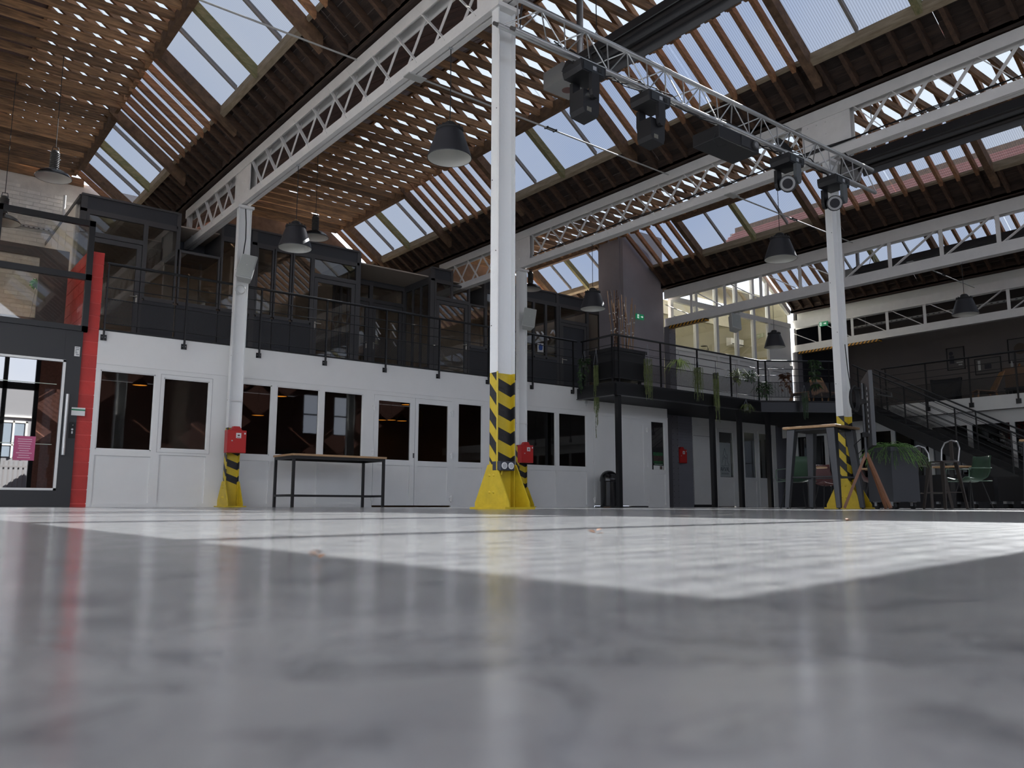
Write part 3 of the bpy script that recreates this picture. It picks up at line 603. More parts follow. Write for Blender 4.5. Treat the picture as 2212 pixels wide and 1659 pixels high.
uwin(6.33, 6.72, label='first dark window right of the white column speaker'); uwin(6.74, 7.14, label='dark window reflecting a slanting skylight edge'); uwin(7.16, 7.62, label='dark window reflecting a bright skylight next to glass door')
udoor(7.62, 8.76, side=-1, label='anthracite glass door with skylight reflection beside the recess')
fascia(5.60, 8.80)
fr(8.74, 8.84, ZF, 5.93, VF, .1, DKPVC, 'corner_post'); fr(10.78, 10.90, ZF, 5.93, VF, .1, DKPVC, 'corner_post')
VR = 18.3
for u in (8.79, 10.83):          # side glazing of the recess
    sd_ = thing('window_%d' % wcount[0], ('left' if u < 9 else 'right') + ' side glazing of the recessed gallery entrance', 'window', (u, VF+.1, ZF), kind='structure'); wcount[0] += 1
    f = MB().box(u-.03,u+.03,VF+.1,VR,5.55,5.95).box(u-.03,u+.03,VF+.1,VR,ZF,ZF+.5)
    for k in range(4): f.box(u-.03,u+.03,VF+.1+k*.39,VF+.14+k*.39,ZF+.5,5.55)
    f.build('window_frame', DKPVC, sd_); bx('pane', GLU, sd_, u-.004, u+.004, VF+.14, VR, ZF+.5, 5.55)
udoor(8.83, 9.82, VR, side=1, label='left glass leaf of the recessed gallery entrance with white decals'); udoor(9.82, 10.80, VR, side=-1, label='right glass leaf of the recessed gallery entrance with white decals')
fascia(8.83, 10.80, VR)
udoor(10.90, 11.98, side=1, label='anthracite glass door left of the second lattice girder end')
uwin(11.98, 12.50, top=5.2, label='dark window under the second lattice girder end'); uwin(12.50, 13.30, label='dark window behind the tall striped column'); uwin(13.30, 13.78, label='dark window left of the map poster'); uwin(13.78, 14.13, label='dark slim window hidden beside the wall speaker'); uwin(14.13, 14.57, label='dark window with white decals and a small map poster'); uwin(14.57, 14.99, label='dark window with white decals left of the grey door')
fascia(10.80, 11.42); fascia(12.50, 14.96); fascia(15.04, 16.7)
fr(14.96, 15.06, ZF, 5.97, VF, .1, DKPVC, 'corner_post')
fr(11.40, 11.46, 5.20, 5.97, VF, 1.1, DKPVC, 'niche_side'); fr(12.44, 12.5, 5.20, 5.97, VF, 1.1, DKPVC, 'niche_side'); fr(11.46, 12.44, 5.2, 5.97, VF+1.1, .04, DKPAN, 'niche_back')
udoor(15.06, 16.16, side=-1, solid=True, label='solid grey door at the end of the gallery'); uwin(16.16, 16.66, sill=3.1, label='dark end window beside the grey wall')
bx('wall_upper_end', mat('upper room plaster', (.58,.49,.39), .85, vary=.08, scale=2), None, 16.68, 16.74, VF+.1, 20.9, ZF, 5.9, kind='structure', label='end wall of the last upper room', cat='wall')
gb_ = thing('wall_gable_boards', 'timber boards closing the roof gable above the white brick wall', 'wall', (1.8,20.95,7.5), kind='structure')
for k in range(6):
    z_ = 7.48+k*.2; hw = (8.72-z_)/SLOPE; bx('gable_board', OLDWOOD, gb_, 1.87-hw, 1.87+hw, 20.93, 20.96, z_, z_+.194)
# side wall of the first upper room
sw = thing('wall_upper_side', 'pale panelled side of the first upper room', 'wall', (2.9, 18.9, ZF), kind='structure')
LP_ = mat('pale side panel', (.66,.62,.56), .7)
for k in range(4): bx('side_panel', LP_, sw, 2.86, 2.92, VF+.55+k*.85, VF+1.38+k*.85, ZF, 5.9)
bx('side_cap', DKPVC, sw, 2.84, 2.95, VF+.1, 20.9, 5.9, 5.97)
bx('pane', GLU, sw, 2.88, 2.89, VF+.1, VF+.55, ZF, 5.9)
# rooms: ceiling grid, back wall
CEILT = mat('beige ceiling tile', (.62,.54,.45), .85, vary=.05, scale=3)
cg = thing('ceiling_upper', 'suspended tile ceiling of the upper rooms', 'ceiling', (9.8,18.9,5.75), kind='structure')
tl = meshof(MB().box(0,.594,0,.594,0,.02), 'ceiling_tile', CEILT)
bx('ceiling_grid', mat('ceiling grid bar', (.42,.36,.30), .7), cg, 3.0, 16.6, VF+.12, 20.9, 5.72, 5.75)
for i in range(22):
    for j in range(6):
        x, y = 3.05+i*.606, VF+.15+j*.606
        if 8.2 < x < 10.8 and y < 18.4: continue
        if (4.0 < x < 5.6 or 10.8 < x < 12.5) and y < 18.2: continue
        piece('ceiling_tile', tl, cg, (x,y,5.705))
bx('wall_upper_back', mat('upper room plaster', (.58,.49,.39), .85, vary=.08, scale=2), None, 2.95, 16.7, 20.7, 20.8, ZF, 5.7, kind='structure', label='beige back wall of the upper rooms', cat='wall')
for x in (6.27, 8.86, 10.83, 15.0): bx('wall_upper_divider', mat('upper room plaster', (.58,.49,.39)), None, x-.03, x+.03, VR+.1, 20.68, ZF, 5.7, kind='structure', label='partition between two upper rooms', cat='wall')
# ------------------------------------------------------------------ railings
def mesh_mat():
    m = bpy.data.materials.new('expanded metal'); m.use_nodes = True; nt = m.node_tree; n = nt.nodes; l = nt.links; b = n['Principled BSDF']
    b.inputs['Base Color'].default_value = (.01,.01,.011,1); b.inputs['Roughness'].default_value = .5
    o = n['Material Output']; t = n.new('ShaderNodeBsdfTransparent'); mx = n.new('ShaderNodeMixShader'); tc = n.new('ShaderNodeTexCoord'); sp = n.new('ShaderNodeSeparateXYZ'); l.new(tc.outputs['Object'], sp.inputs[0])
    def M(op, a, c=None):
        q = n.new('ShaderNodeMath'); q.operation = op
        for i, x in enumerate((a, c)):
            if x is None: continue
            if isinstance(x, (int,float)): q.inputs[i].default_value = x
            else: l.new(x, q.inputs[i])
        return q.outputs[0]
    h = M('MULTIPLY', M('ADD', sp.outputs['X'], M('MULTIPLY', sp.outputs['Y'], 1.0)), 1/.045); z = M('MULTIPLY', sp.outputs['Z'], 1/.022)
    def tri(x): return M('ABSOLUTE', M('SUBTRACT', M('FRACT', M('ADD', x, 100.0)), .5))
    d = M('MINIMUM', tri(M('ADD', h, z)), tri(M('SUBTRACT', h, z)))
    solid = M('LESS_THAN', d, .13)
    l.new(solid, mx.inputs['Fac']); l.new(t.outputs[0], mx.inputs[1]); l.new(b.outputs[0], mx.inputs[2]); l.new(mx.outputs[0], o.inputs['Surface'])
    return m
XMET = mesh_mat()
BPL = meshof(MB().box(-.048,.048,-.012,.0,-.048,.048), 'bracket', BLACK)
RZ = (4.076, 3.85, 3.662, 3.468, 3.05)
def rail_run(r, pts, posts, zf=ZF, low=2.76):
    """handrail, three wires, bottom bar and expanded metal along a polyline of (u,v)"""
    for k, z in enumerate(RZ):
        MB().tube([(x,y,z) for x, y in pts], .024 if k == 0 else .009, 10 if k == 0 else 6).build('handrail' if k == 0 else 'rail', BLACK, r)
    for (a, b) in zip(pts, pts[1:]):
        d = Vector((b[0]-a[0], b[1]-a[1], 0)); 
        MB().add([(a[0],a[1],3.06),(b[0],b[1],3.06),(b[0],b[1],3.46),(a[0],a[1],3.46)], [(0,1,2,3)]).build('mesh_panel', XMET, r)
    for x, y in posts: MB().box(x-.013,x+.013,y-.02,y+.02,low,4.06).build('post', BLACK, r)
ra = thing('railing', 'black steel gallery railing bolted above the white partition', 'railing', (8.3, 14.84, 2.76))
VRL = 14.84
POSTS = [2.99,4.30,5.66,7.00,8.346,9.665,11.0,12.3,13.6]
rail_run(ra, [(2.965,VRL),(13.72,VRL)], [(x,VRL) for x in POSTS])
for x in POSTS:
    b = piece('bracket', BPL, ra, (x+.01, VW-.001, 2.81))
    for s in (-1,1): MB().disc((x+.01+s*.024,VW-.013,2.815),.008,(0,-1,0),8,.006).build('bolt', STEEL, b)
# ------------------------------------------------------------------ landing with hanging plants
DECK = [(13.80,VW-.02),(13.81,13.62),(19.52,13.64),(21.30,12.40),(21.95,12.26),(23.55,12.26),(23.55,15.78),(17.12,15.78),(17.12,VW-.02)]
ld = thing('landing', 'black steel landing platform carrying the plant railing', 'platform', (18.0,14.5,2.6))
MB().prism([(x,y,2.90) for x, y in DECK], (0,0,.05)).build('deck_plate', mat('dark deck', (.02,.02,.022), .7), ld)
MB().prism([(x,y,2.64) for x, y in DECK], (0,0,.02)).build('soffit_plate', mat('black soffit', (.008,.008,.009), .6), ld)
for a, b in zip(DECK[:5], DECK[1:5]):
    MB().beam((a[0],a[1],2.76),(b[0],b[1],2.76),.09,.27).build('edge_beam', BLACK, ld)
    MB().beam((a[0],a[1],2.63),(b[0],b[1],2.63),.14,.015).build('beam_flange', mat('worn black edge', (.03,.03,.032), .35), ld)
for k in range(9): MB().beam((14.4+k*.62,13.7,2.78),(14.4+k*.62,15.9 if 14.4+k*.62>17.2 else 14.85,2.78),.06,.2).build('joist', BLACK, ld)
for px in (1337,1541,1600,1662):
    p = at(px, 1000, 'v', 13.66 if px < 1662 else 13.60)
    MB().box(p.x-.055,p.x+.055,p.y-.055,p.y+.055,0,2.63).build('support_post', BLACK, ld)
    MB().box(p.x-.1,p.x+.1,p.y-.1,p.y+.1,0,.012).build('foot_plate', BLACK, ld)
rb = thing('railing', 'black railing around the landing hung with plants', 'railing', (17.0,13.62,2.94))
rail_run(rb, [(13.84,14.80),(13.83,13.62),(19.56,13.64),(21.32,12.42),(21.92,12.27)], [(13.84,14.74),(13.83,13.72),(13.95,13.62),(15.44,13.63),(16.85,13.63),(18.25,13.63),(19.5,13.64),(19.7,13.54),(21.2,12.5)], low=2.952)
# ------------------------------------------------------------------ stair
sr = thing('stair', 'black steel stair descending from the landing', 'stair', (22.6,9.5,0))
V0, V1 = 12.25, 6.85; SL = ZF/(V0-V1)
for u in (22.02, 23.25):
    MB().prism([(u-.02,V0,ZF+.02),(u-.02,V1,.06),(u-.02,V1-.05,0.0),(u-.02,V1+.5,0.0),(u-.02,V0,ZF-.28)], (.04,0,0)).build('stringer', BLACK, sr)
    for h, rr in ((1.08,.024),(.86,.009),(.66,.009),(.46,.009)):
        MB().tube([(u,V0,ZF+h),(u,V1+.1,.06+h)], rr, 10 if rr > .02 else 6).build('handrail' if rr > .02 else 'rail', mat('rail steel', (.03,.03,.03), .3), sr)
    MB().add([(u,V0,ZF+.04),(u,V1+.1,.1),(u,V1+.1,.1+.34),(u,V0,ZF+.38)], [(0,1,2,3)]).build('mesh_panel', XMET, sr)
    for k in range(5): v = V0-.15-k*1.28; z = ZF-(V0-v)*SL; MB().box(u-.013,u+.013,v-.015,v+.015,z-.05,z+1.08).build('post', BLACK, sr)
for k in range(16): v = V0-.3-k*(V0-V1-.3)/16; z = ZF-(k+1)*ZF/17; MB().box(22.04,23.23,v-.02,v+.28,z-.03,z).build('tread', BLKM, sr)
# ------------------------------------------------------------------ grey wall, pilasters, gable glazing
VG = 16.0
wg = thing('wall_grey', 'mauve grey wall with exit sign at the end of the gallery', 'wall', (17.0,VG,0), kind='structure')
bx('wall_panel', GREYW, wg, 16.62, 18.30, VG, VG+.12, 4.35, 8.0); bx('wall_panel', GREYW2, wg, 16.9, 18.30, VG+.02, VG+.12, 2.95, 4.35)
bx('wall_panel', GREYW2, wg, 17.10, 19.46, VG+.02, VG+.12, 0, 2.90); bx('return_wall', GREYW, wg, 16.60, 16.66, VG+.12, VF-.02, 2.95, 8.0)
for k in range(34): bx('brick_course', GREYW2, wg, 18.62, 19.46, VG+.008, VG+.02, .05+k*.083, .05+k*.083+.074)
for k in range(5): bx('cladding_board', GREYW, wg, 16.95, 18.29, VG+.004, VG+.02, 3.0+k*.27, 3.26+k*.27)
PILM = mat('grey pilaster paint', (.16,.155,.17), .55)
def pil(u, label):
    r = thing('pilaster', label, 'pilaster', (u,VG-.06,0), group='riveted grey pilasters')
    bx('shaft', PILM, r, u-.12, u+.16, VG-.2, VG-.003, 0, 5.27)
    for k in range(31):
        for s in (-.08,.12): MB().disc((u+s,VG-.2,.12+k*.165),.01,(0,-1,0),6,.007).build('rivet', BLKM, r)
pil(18.42, 'riveted grey pilaster under the truss girder beside the exit sign wall'); pil(25.0, 'riveted grey pilaster under the truss girder beside the dark gallery')
gw = thing('window_gable', 'white framed gable window over the landing', 'window', (21.7,VG,2.95), kind='structure')
UE0, UE1 = 18.60, 24.84
def gz(u): return min(6.62+.74*(u-18.60), 6.75+.74*(24.86-u))-.12
WG = mat('white gable frame', (.70,.70,.68), .5)
for u in (18.66,19.80,20.80,21.82,22.74,23.58):
    MB().box(u-.06,u+.06,VG-.03,VG+.08,2.95,gz(u)).build('mullion', WG, gw)
MB().beam((18.6,VG+.02,gz(18.6)),(22.0,VG+.02,gz(22.0)),.12,.16).build('rake_bar', WG, gw); MB().beam((22.0,VG+.02,gz(22.0)),(24.84,VG+.02,gz(24.84)),.12,.16).build('rake_bar', WG, gw)
for a, b in ((18.72,19.74),(19.86,20.74),(20.86,21.76),(21.88,22.68),(22.80,23.52),(23.64,24.84)):
    bx('transom', WG, gw, a, b, VG-.03, VG+.08, 6.12, 6.28); bx('sill_bar', WG, gw, a, b, VG-.03, VG+.08, 4.66, 4.80)
    solid = a > 23.6
    bx('lower_panel', WG, gw, a, b, VG+.01, VG+.06, 2.95, 4.66)
    MB().box(a+.06,b-.06,VG+.004,VG+.01,4.50,4.515).box(b-.075,b-.06,VG+.004,VG+.01,3.1,4.5).build('panel_line', mat('panel shadow gap', (.12,.12,.12), .8), gw)
    if solid: bx('upper_panel', WG, gw, a, b, VG+.01, VG+.06, 4.80, 6.12)
    else: bx('pane', glass('gable glass', (.93,.93,.9), .03), gw, a, b, VG+.02, VG+.028, 4.80, 6.12)
    MB().prism([(a,VG+.02,6.28),(b,VG+.02,6.28),(b,VG+.02,gz(b)-.06),(a,VG+.02,gz(a)-.06)], (0,.008,0)).build('pane', glass('gable glass', (.93,.93,.9), .03), gw)
# office behind the gable glazing
OFF = mat('office wall beige', (.30,.275,.19), .85, vary=.12, scale=1.2)
bx('wall_office_back', OFF, None, 18.5, 25.0, 18.2, 18.3, 2.9, 6.95, kind='structure', label='beige back wall of the office behind the gable window', cat='wall')
bx('ceiling_office_shade', OFF, None, 18.4, 25.0, VG+.9, 18.3, 7.35, 7.42, kind='structure', label='partial roof added to dim the office behind the gable window', cat='ceiling')  # slab added over the back part to keep open sky off the office walls
bx('wall_office_left', OFF, None, 18.4, 18.5, VG+.2, 18.3, 2.9, 6.9, kind='structure', label='left wall of the office behind the gable window', cat='wall')
bx('wall_office_right', OFF, None, 24.9, 25.0, VG+.2, 18.3, 2.9, 7.35, kind='structure', label='right wall of the office behind the gable window', cat='wall')
bx('office_floor', OFF, None, 18.4, 25.0, VG+.1, 19.5, 2.8, 2.92, kind='structure', label='floor of the office behind the gable window', cat='floor')
MB().box(18.5,24.9,18.14,18.2,6.45,6.9).build('trim_office', mat('cream plaster slope', (.7,.67,.55), .8), None, kind='structure', label='cream band along the top of the office wall', cat='wall')
# outside tile roof beyond
t = MB()
for k in range(22): t.prism([(17.4+k*.42,25.5,5.2+.0*k),(17.8+k*.42,25.5,5.2),(17.8+k*.42,31,8.3),(17.4+k*.42,31,8.3)], (0,0,.05))
t.build('neighbour_roof', TILE, None, label='red tiled neighbouring roof seen through the gable glazing', cat='roof', kind='structure')
ac = thing('air_conditioner', 'white wall air conditioner behind the gable window', 'air conditioner', (22.3,18.1,5.2))
p = at(1596, 742, 'v', 18.1)
MB().prism([(p.x-.6,18.2,p.z-.15),(p.x-.6,18.0,p.z-.12),(p.x-.6,17.98,p.z+.12),(p.x-.6,18.2,p.z+.16)], (1.2,0,0)).build('body', WHITE, ac)
bx('air_slot', BLKM, ac, p.x-.55, p.x+.55, 17.975, 17.985, p.z-.1, p.z-.07)
dl = thing('desk_lamp', 'small desk lamp behind the gable window sill', 'lamp', (20.3,17.2,2.92))
p = at(1523, 747, 'v', 17.0)
MB().tube([(p.x+.2,17.0,4.2),(p.x+.16,17.0,p.z-.1),(p.x+.1,17.0,p.z+.02),(p.x,17.0,p.z)], .012, 6).build('arm', BLKM, dl)
MB().lathe([(.02,.05),(.09,.01),(.11,-.02)], (p.x-.06,17.0,p.z), 14).build('lamp_head', mat('olive lamp', (.12,.10,.05), .5), dl)
bx('lamp_table', mat('dark shelf', (.06,.05,.05), .6), dl, p.x-.6, p.x+.6, 16.8, 17.3, 4.1, 4.2); bx('table_body', mat('dark shelf', (.06,.05,.05), .6), dl, p.x-.55, p.x+.55, 16.85, 17.25, 2.92, 4.1)
# ------------------------------------------------------------------ ground floor under the landing
g2 = thing('wall_under_landing', 'white panelled wall in the shade under the landing', 'wall', (21.5,VG,0), kind='structure')
WS = mat('off white panel', (.70,.70,.67), .5, vary=.05, scale=2)
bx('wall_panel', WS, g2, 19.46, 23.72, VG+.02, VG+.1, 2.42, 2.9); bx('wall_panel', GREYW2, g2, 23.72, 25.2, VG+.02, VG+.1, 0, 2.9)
for a, b in ((20.50,20.60),(21.50,21.93),(22.60,22.72),(23.52,23.72)): bx('post', WS, g2, a, b, VG+.02, VG+.1, 0, 2.42)
d8 = thing('door_20', 'tall plain white door under the landing', 'door', (20.0,VG,0), kind='structure')
bx('door_leaf', WS, d8, 19.48, 20.49, VG, VG+.08, .08, 2.41); bx('threshold', BLKM, d8, 19.48, 20.49, VG+.01, VG+.06, 0, .075); bx('joint', mat('panel shadow gap', (.12,.12,.12)), d8, 19.5, 20.48, VG-.003, VG, 2.12, 2.13)
d9 = thing('door_21', 'glazed door with grey lettered sticker under the landing', 'door', (21.05,VG,0), kind='structure')
MB().box(20.61,20.72,VG,VG+.08,.03,2.41).box(21.40,21.49,VG,VG+.08,.03,2.41).box(20.72,21.40,VG,VG+.08,2.3,2.41).box(20.72,21.40,VG,VG+.08,.80,.92).box(20.72,21.40,VG+.02,VG+.08,.03,.80).build('door_leaf', WS, d9)
bx('pane', glass('shade glass', (.30,.32,.33), .05), d9, 20.72, 21.40, VG+.03, VG+.036, .92, 2.3)
sg = bx('window_sticker', mat('frosted film', (.34,.37,.36), .7), None, 20.74, 21.28, VG+.018, VG+.024, .93, 1.98, label='frosted sticker with house logo and capital letters on the shaded glass door', cat='sticker')
INK = mat('sticker ink', (.03,.05,.06), .6)
def strokes(par, name, m, segs, ox, oz, y, s, w):
    mb = MB()
    for (x0,z0,x1,z1) in segs: mb.beam((ox+x0*s,y,oz+z0*s),(ox+x1*s,y,oz+z1*s),w,.004,(0,1,0))
    return mb.build(name, m, par)
yS = VG+.016
strokes(sg, 'logo_roof', INK, [(0,0,.5,1.35),(.5,1.35,1,0)], 20.90, 1.58, yS, .17, .010)
strokes(sg, 'logo_script', INK, [(0,-.3,.25,.5),(.25,.5,.1,.05),(.3,.1,.45,.6),(.45,.6,.6,.25),(.5,-.5,.7,.4),(.7,.4,.95,.2),(.9,.0,1.0,.75)], 20.84, 1.42, yS, .28, .008)
strokes(sg, 'logo_line', INK, [(0,0,1,0),(.95,.05,.75,.35)], 20.80, 1.27, yS, .40, .009)
LET = {'R': [(0,0,0,1),(0,1,.5,1),(.5,1,.5,.55),(.5,.55,0,.55),(.2,.55,.55,0)], 'V': [(0,1,.3,0),(.3,0,.6,1)], 'A': [(0,0,.3,1),(.3,1,.6,0),(.12,.4,.48,.4)], 'L': [(0,1,0,0),(0,0,.45,0)]}
for k, ch in enumerate('ARVAL'): strokes(sg, 'letter', INK, LET[ch], 20.76+k*.098, 1.10, yS, .13, .014)
for k in range(6): strokes(sg, 'small_letter', INK, [(0,0,0,1),(0,1,.5,.5),(.5,.5,.5,0)], 20.82+k*.06, 1.0, yS, .055, .006)
for n, (a, b) in enumerate(((21.93,22.60),(22.72,23.52))):
    r = thing('window_%d' % (30+n), ['white window under the landing beside the glazed door','white window under the landing beside the dark grey pier'][n], 'window', ((a+b)/2,VG,0), kind='structure')
    MB().box(a,a+.05,VG,VG+.08,0,2.42).box(b-.05,b,VG,VG+.08,0,2.42).box(a+.05,b-.05,VG,VG+.08,.82,.93).box(a+.05,b-.05,VG,VG+.08,2.36,2.42).box(a+.05,b-.05,VG+.02,VG+.08,0,.82).build('window_frame', WS, r)
    bx('pane', glass('shade glass', (.30,.32,.33), .05), r, a+.05, b-.05, VG+.03, VG+.036, .93, 2.36)
bx('wall_shade_side', DKROOM, None, 25.2, 25.3, VG+.12, 18.6, 0, 2.8, kind='structure', label='side wall of the rooms under the landing', cat='wall')
bx('wall_shade_back', DKROOM, None, 19.4, 25.2, 18.5, 18.6, 0, 2.8, kind='structure', label='dim back wall behind the windows under the landing', cat='wall')
# ------------------------------------------------------------------ right hand gallery
UM = 23.62
mz = thing('gallery_right', 'white edged gallery floor with dark rooms behind', 'gallery', (26,4,2.6), kind='structure')
bx('gallery_slab', mat('dark carpet', (.05,.04,.042), .9), mz, UM+.05, 28.5, VB, 15.9, 2.62, 2.95); bx('fascia', WS, mz, UM-.02, UM+.05, VB, 12.24, 2.60, 2.97); bx('lower_fascia', WS, mz, UM+.30, UM+.36, VB, 15.9, 2.30, 2.62)
rc = thing('railing', 'black railing along the shaded right hand gallery', 'railing', (UM-.03,8,2.76))
rail_run(rc, [(UM-.04,12.22),(UM-.04,-1.0)], [(UM-.04,12.1-k*1.17) for k in range(11)])
for k in range(11):
    b = MB().box(UM-.055,UM-.02,12.1-k*1.17-.06,12.1-k*1.17+.06,2.70,2.83).build('bracket', BLACK, rc)
wr_ = thing('wall_right', 'white framed shopfront windows under the right gallery', 'wall', (UM+.3,8,0), kind='structure')
bx('top_rail', WS, wr_, UM+.30, UM+.36, VB, 15.9, 2.26, 2.30); bx('lower_panel', mat('dark plinth', (.03,.03,.034), .7), wr_, UM+.30, UM+.36, VB, 15.9, 0, .92)
CUR = mat('dark red curtain', (.16,.015,.02), .8, vary=.4, scale=8)
for k in range(18):
    v = 15.4-k*1.08
    bx('post', WS, wr_, UM+.28, UM+.37, v-.06, v+.06, .92, 2.26)
    bx('pane', glass('shade glass', (.30,.32,.33), .05), wr_, UM+.32, UM+.326, v-1.02, v-.06, .92, 2.26)
    if k in (4,5,6,7,8): bx('curtain', CUR, wr_, UM+.42, UM+.46, v-1.02, v-.75, .5, 2.26); 
    if k in (6,8): bx('curtain', CUR, wr_, UM+.42, UM+.46, v-.75, v-.1, .5, 2.26)
bx('wall_far_right', mat('gallery dark wall', (.15,.13,.122), .85, vary=.1, scale=1), None, 28.5, 28.62, VB, 16.1, 0, 7.2, kind='structure', label='dark taupe back wall of the right gallery', cat='wall')
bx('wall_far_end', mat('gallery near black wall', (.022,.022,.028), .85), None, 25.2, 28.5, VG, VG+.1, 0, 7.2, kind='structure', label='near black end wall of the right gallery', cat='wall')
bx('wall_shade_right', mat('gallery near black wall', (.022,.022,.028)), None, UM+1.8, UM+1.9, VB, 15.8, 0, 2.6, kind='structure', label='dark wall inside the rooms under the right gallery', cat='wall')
cr = thing('ceiling_right', 'dark timber ceiling over the right gallery', 'ceiling', (26.8,5,6.9), kind='structure')
bx('ceiling_board', DARKWOOD, cr, 25.2, 28.6, VB, 16.1, 7.0, 7.1)
bx('white_band', WS, cr, 25.12, 25.18, VB, 15.9, 6.40, 7.05)
for i in range(4):
    u = 25.7+i*.75; bx('ceiling_joist', DARKWOOD, cr, u-.04, u+.04, VB, 16.0, 6.82, 7.0)
fx = thing('strip_light', 'long white perforated tray behind the right truss girder', 'light', (26.2,11,6.2))
bx('tray', mat('white tray', (.5,.5,.48), .5), fx, 26.1, 26.25, 7.5, 14.5, 6.02, 6.08)
for k in range(40): bx('slot', BLKM, fx, 26.095, 26.1, 7.6+k*.17, 7.66+k*.17, 6.035, 6.055)
for v in (8.0,11.0,14.0): MB().tube([(26.17,v,6.08),(26.17,v,7.0)], .006, 6).build('hanger', STEEL, fx)
def frame(y0, y1, z0, z1, label, kind):
    r = thing('picture_frame', label, 'picture', (28.45,(y0+y1)/2,z0), group='black framed pictures on the right gallery wall'); x = 28.46
    MB().box(x,x+.035,y0,y0+.025,z0,z1).box(x,x+.035,y1-.025,y1,z0,z1).box(x,x+.035,y0,y1,z0,z0+.025).box(x,x+.035,y0,y1,z1-.025,z1).build('frame', BLKM, r)
    bx('print', mat('print grey '+kind, (.11,.10,.095), .6), r, x+.02, x+.03, y0+.02, y1-.02, z0+.02, z1-.02)
    m = MB(); c = ((y0+y1)/2, (z0+z1)/2)
    if kind == 'figure':
        m.disc((x+.014,c[0]+.14,c[1]+.18),.07,(-1,0,0),12,.004); m.box(x+.012,x+.018,c[0]+.05,c[0]+.2,c[1]-.16,c[1]+.1); m.build('print_shape', mat('print dark', (.02,.02,.03), .6), r)
        m = MB(); m.box(x+.012,x+.018,c[0]-.22,c[0]-.02,c[1]-.16,c[1]-.12).box(x+.012,x+.018,c[0]-.2,c[0]-.08,c[1]-.24,c[1]-.2).build('print_shape', mat('print pale', (.5,.5,.48), .6), r)
    elif kind == 'round': m.disc((x+.014,c[0],c[1]+.04),.18,(-1,0,0),20,.004).build('print_shape', mat('print brown', (.07,.05,.035), .6), r)
    else: m.box(x+.012,x+.018,c[0]-.1,c[0]+.1,c[1]-.1,c[1]+.06).build('print_shape', mat('print dark', (.02,.02,.03)), r); MB().box(x+.010,x+.016,c[0]+.22,c[0]+.3,c[1]-.12,c[1]+.2).build('print_shape', mat('print pale', (.5,.5,.48)), r)
frame(11.885,12.46,4.557,5.32,'black framed print of a dark figure on the gallery wall','figure'); frame(9.85,10.56,4.56,5.33,'black framed print with a round brown motif','round'); frame(10.79,11.59,4.30,4.83,'low black framed print partly behind the railing','box')
# ------------------------------------------------------------------ back of the hall behind the camera: gate and brick wall with windows
bk = thing('wall_gate', 'brick street wall behind the viewer with wide gate opening', 'wall', (12,VB,0), kind='structure')
BRK = mat('red brick wall', (.24,.10,.07), .85, vary=.3, scale=12)
GATE0, GATE1 = -1.2, 5.1
bx('wall_panel', BRK, bk, GATE1, 15.9, VB-.2, VB, 0, 5.6); bx('wall_panel', BRK, bk, 18.6, 28.6, VB-.2, VB, 0, 5.6); bx('wall_panel', BRK, bk, 17.05, 17.45, VB-.2, VB, 3.3, 5.2)  # wall kept low, the open gables above are added to let in more daylight
bx('wall_panel', BRK, bk, 15.9, 18.6, VB-.2, VB, 0, 3.3); bx('wall_panel', BRK, bk, 15.9, 18.6, VB-.2, VB, 5.2, 5.6); bx('lintel', BRK, bk, -1.6, GATE1, VB-.2, VB, 6.2, 6.3)
MB().box(3.9,4.05,VB-.15,VB-.05,0,6.2).box(1.7,1.85,VB-.15,VB-.05,0,6.2).box(-1.6,GATE1,VB-.15,VB-.05,4.35,4.62).box(4.95,5.1,VB-.15,VB-.05,0,6.2).build('gate_frame', BLKM, bk)
for a, b in ((15.9,17.05),(17.45,18.6)):
    MB().box(a,a+.06,VB-.15,VB-.08,3.3,5.2).box(b-.06,b,VB-.15,VB-.08,3.3,5.2).box(a,b,VB-.15,VB-.08,4.2,4.26).box(a,b,VB-.15,VB-.08,3.3,3.36).box(a,b,VB-.15,VB-.08,5.14,5.2).build('window_bars', BLKM, bk)
hs = thing('street_house', 'white house across the street with curtained window', 'house', (4.7,-9,0))
HW = mat('white render', (.22,.23,.26), .8)
MB().box(3.4,6.6,-9.2,-9.0,0,4.95).build('facade', HW, hs); MB().box(3.85,6.65,-9.25,-8.95,3.55,3.62).build('string_course', WHITE, hs)
wn_ = MB().box(4.25,4.32,-9.0,-8.96,1.9,3.4).box(5.15,5.22,-9.0,-8.96,1.9,3.4).box(4.25,5.22,-9.0,-8.96,3.33,3.4).box(4.7,4.76,-9.0,-8.96,1.9,3.4).box(4.25,5.22,-9.0,-8.96,2.4,2.45).build('window_frame', WHITE, hs)
bx('curtain', mat('blue grey curtain', (.22,.28,.36), .6), hs, 4.32, 5.15, -8.985, -8.975, 1.95, 3.33)
fn = thing('street_fence', 'grey picket fence across the street', 'fence', (4.9,-8.4,0))
for k in range(14): bx('picket', mat('fence grey', (.2,.2,.22), .6), fn, 3.9+k*.17, 3.96+k*.17, -8.42, -8.39, 0, 1.75)
bx('rail', mat('fence grey', (.2,.2,.22)), fn, 3.85, 6.3, -8.39, -8.36, 1.5, 1.56)
bx('street', mat('asphalt', (.16,.16,.165), .9), None, -12, 40, -30, VB-.2, -.14, -.02, kind='structure', label='asphalt street outside the gate', cat='street')
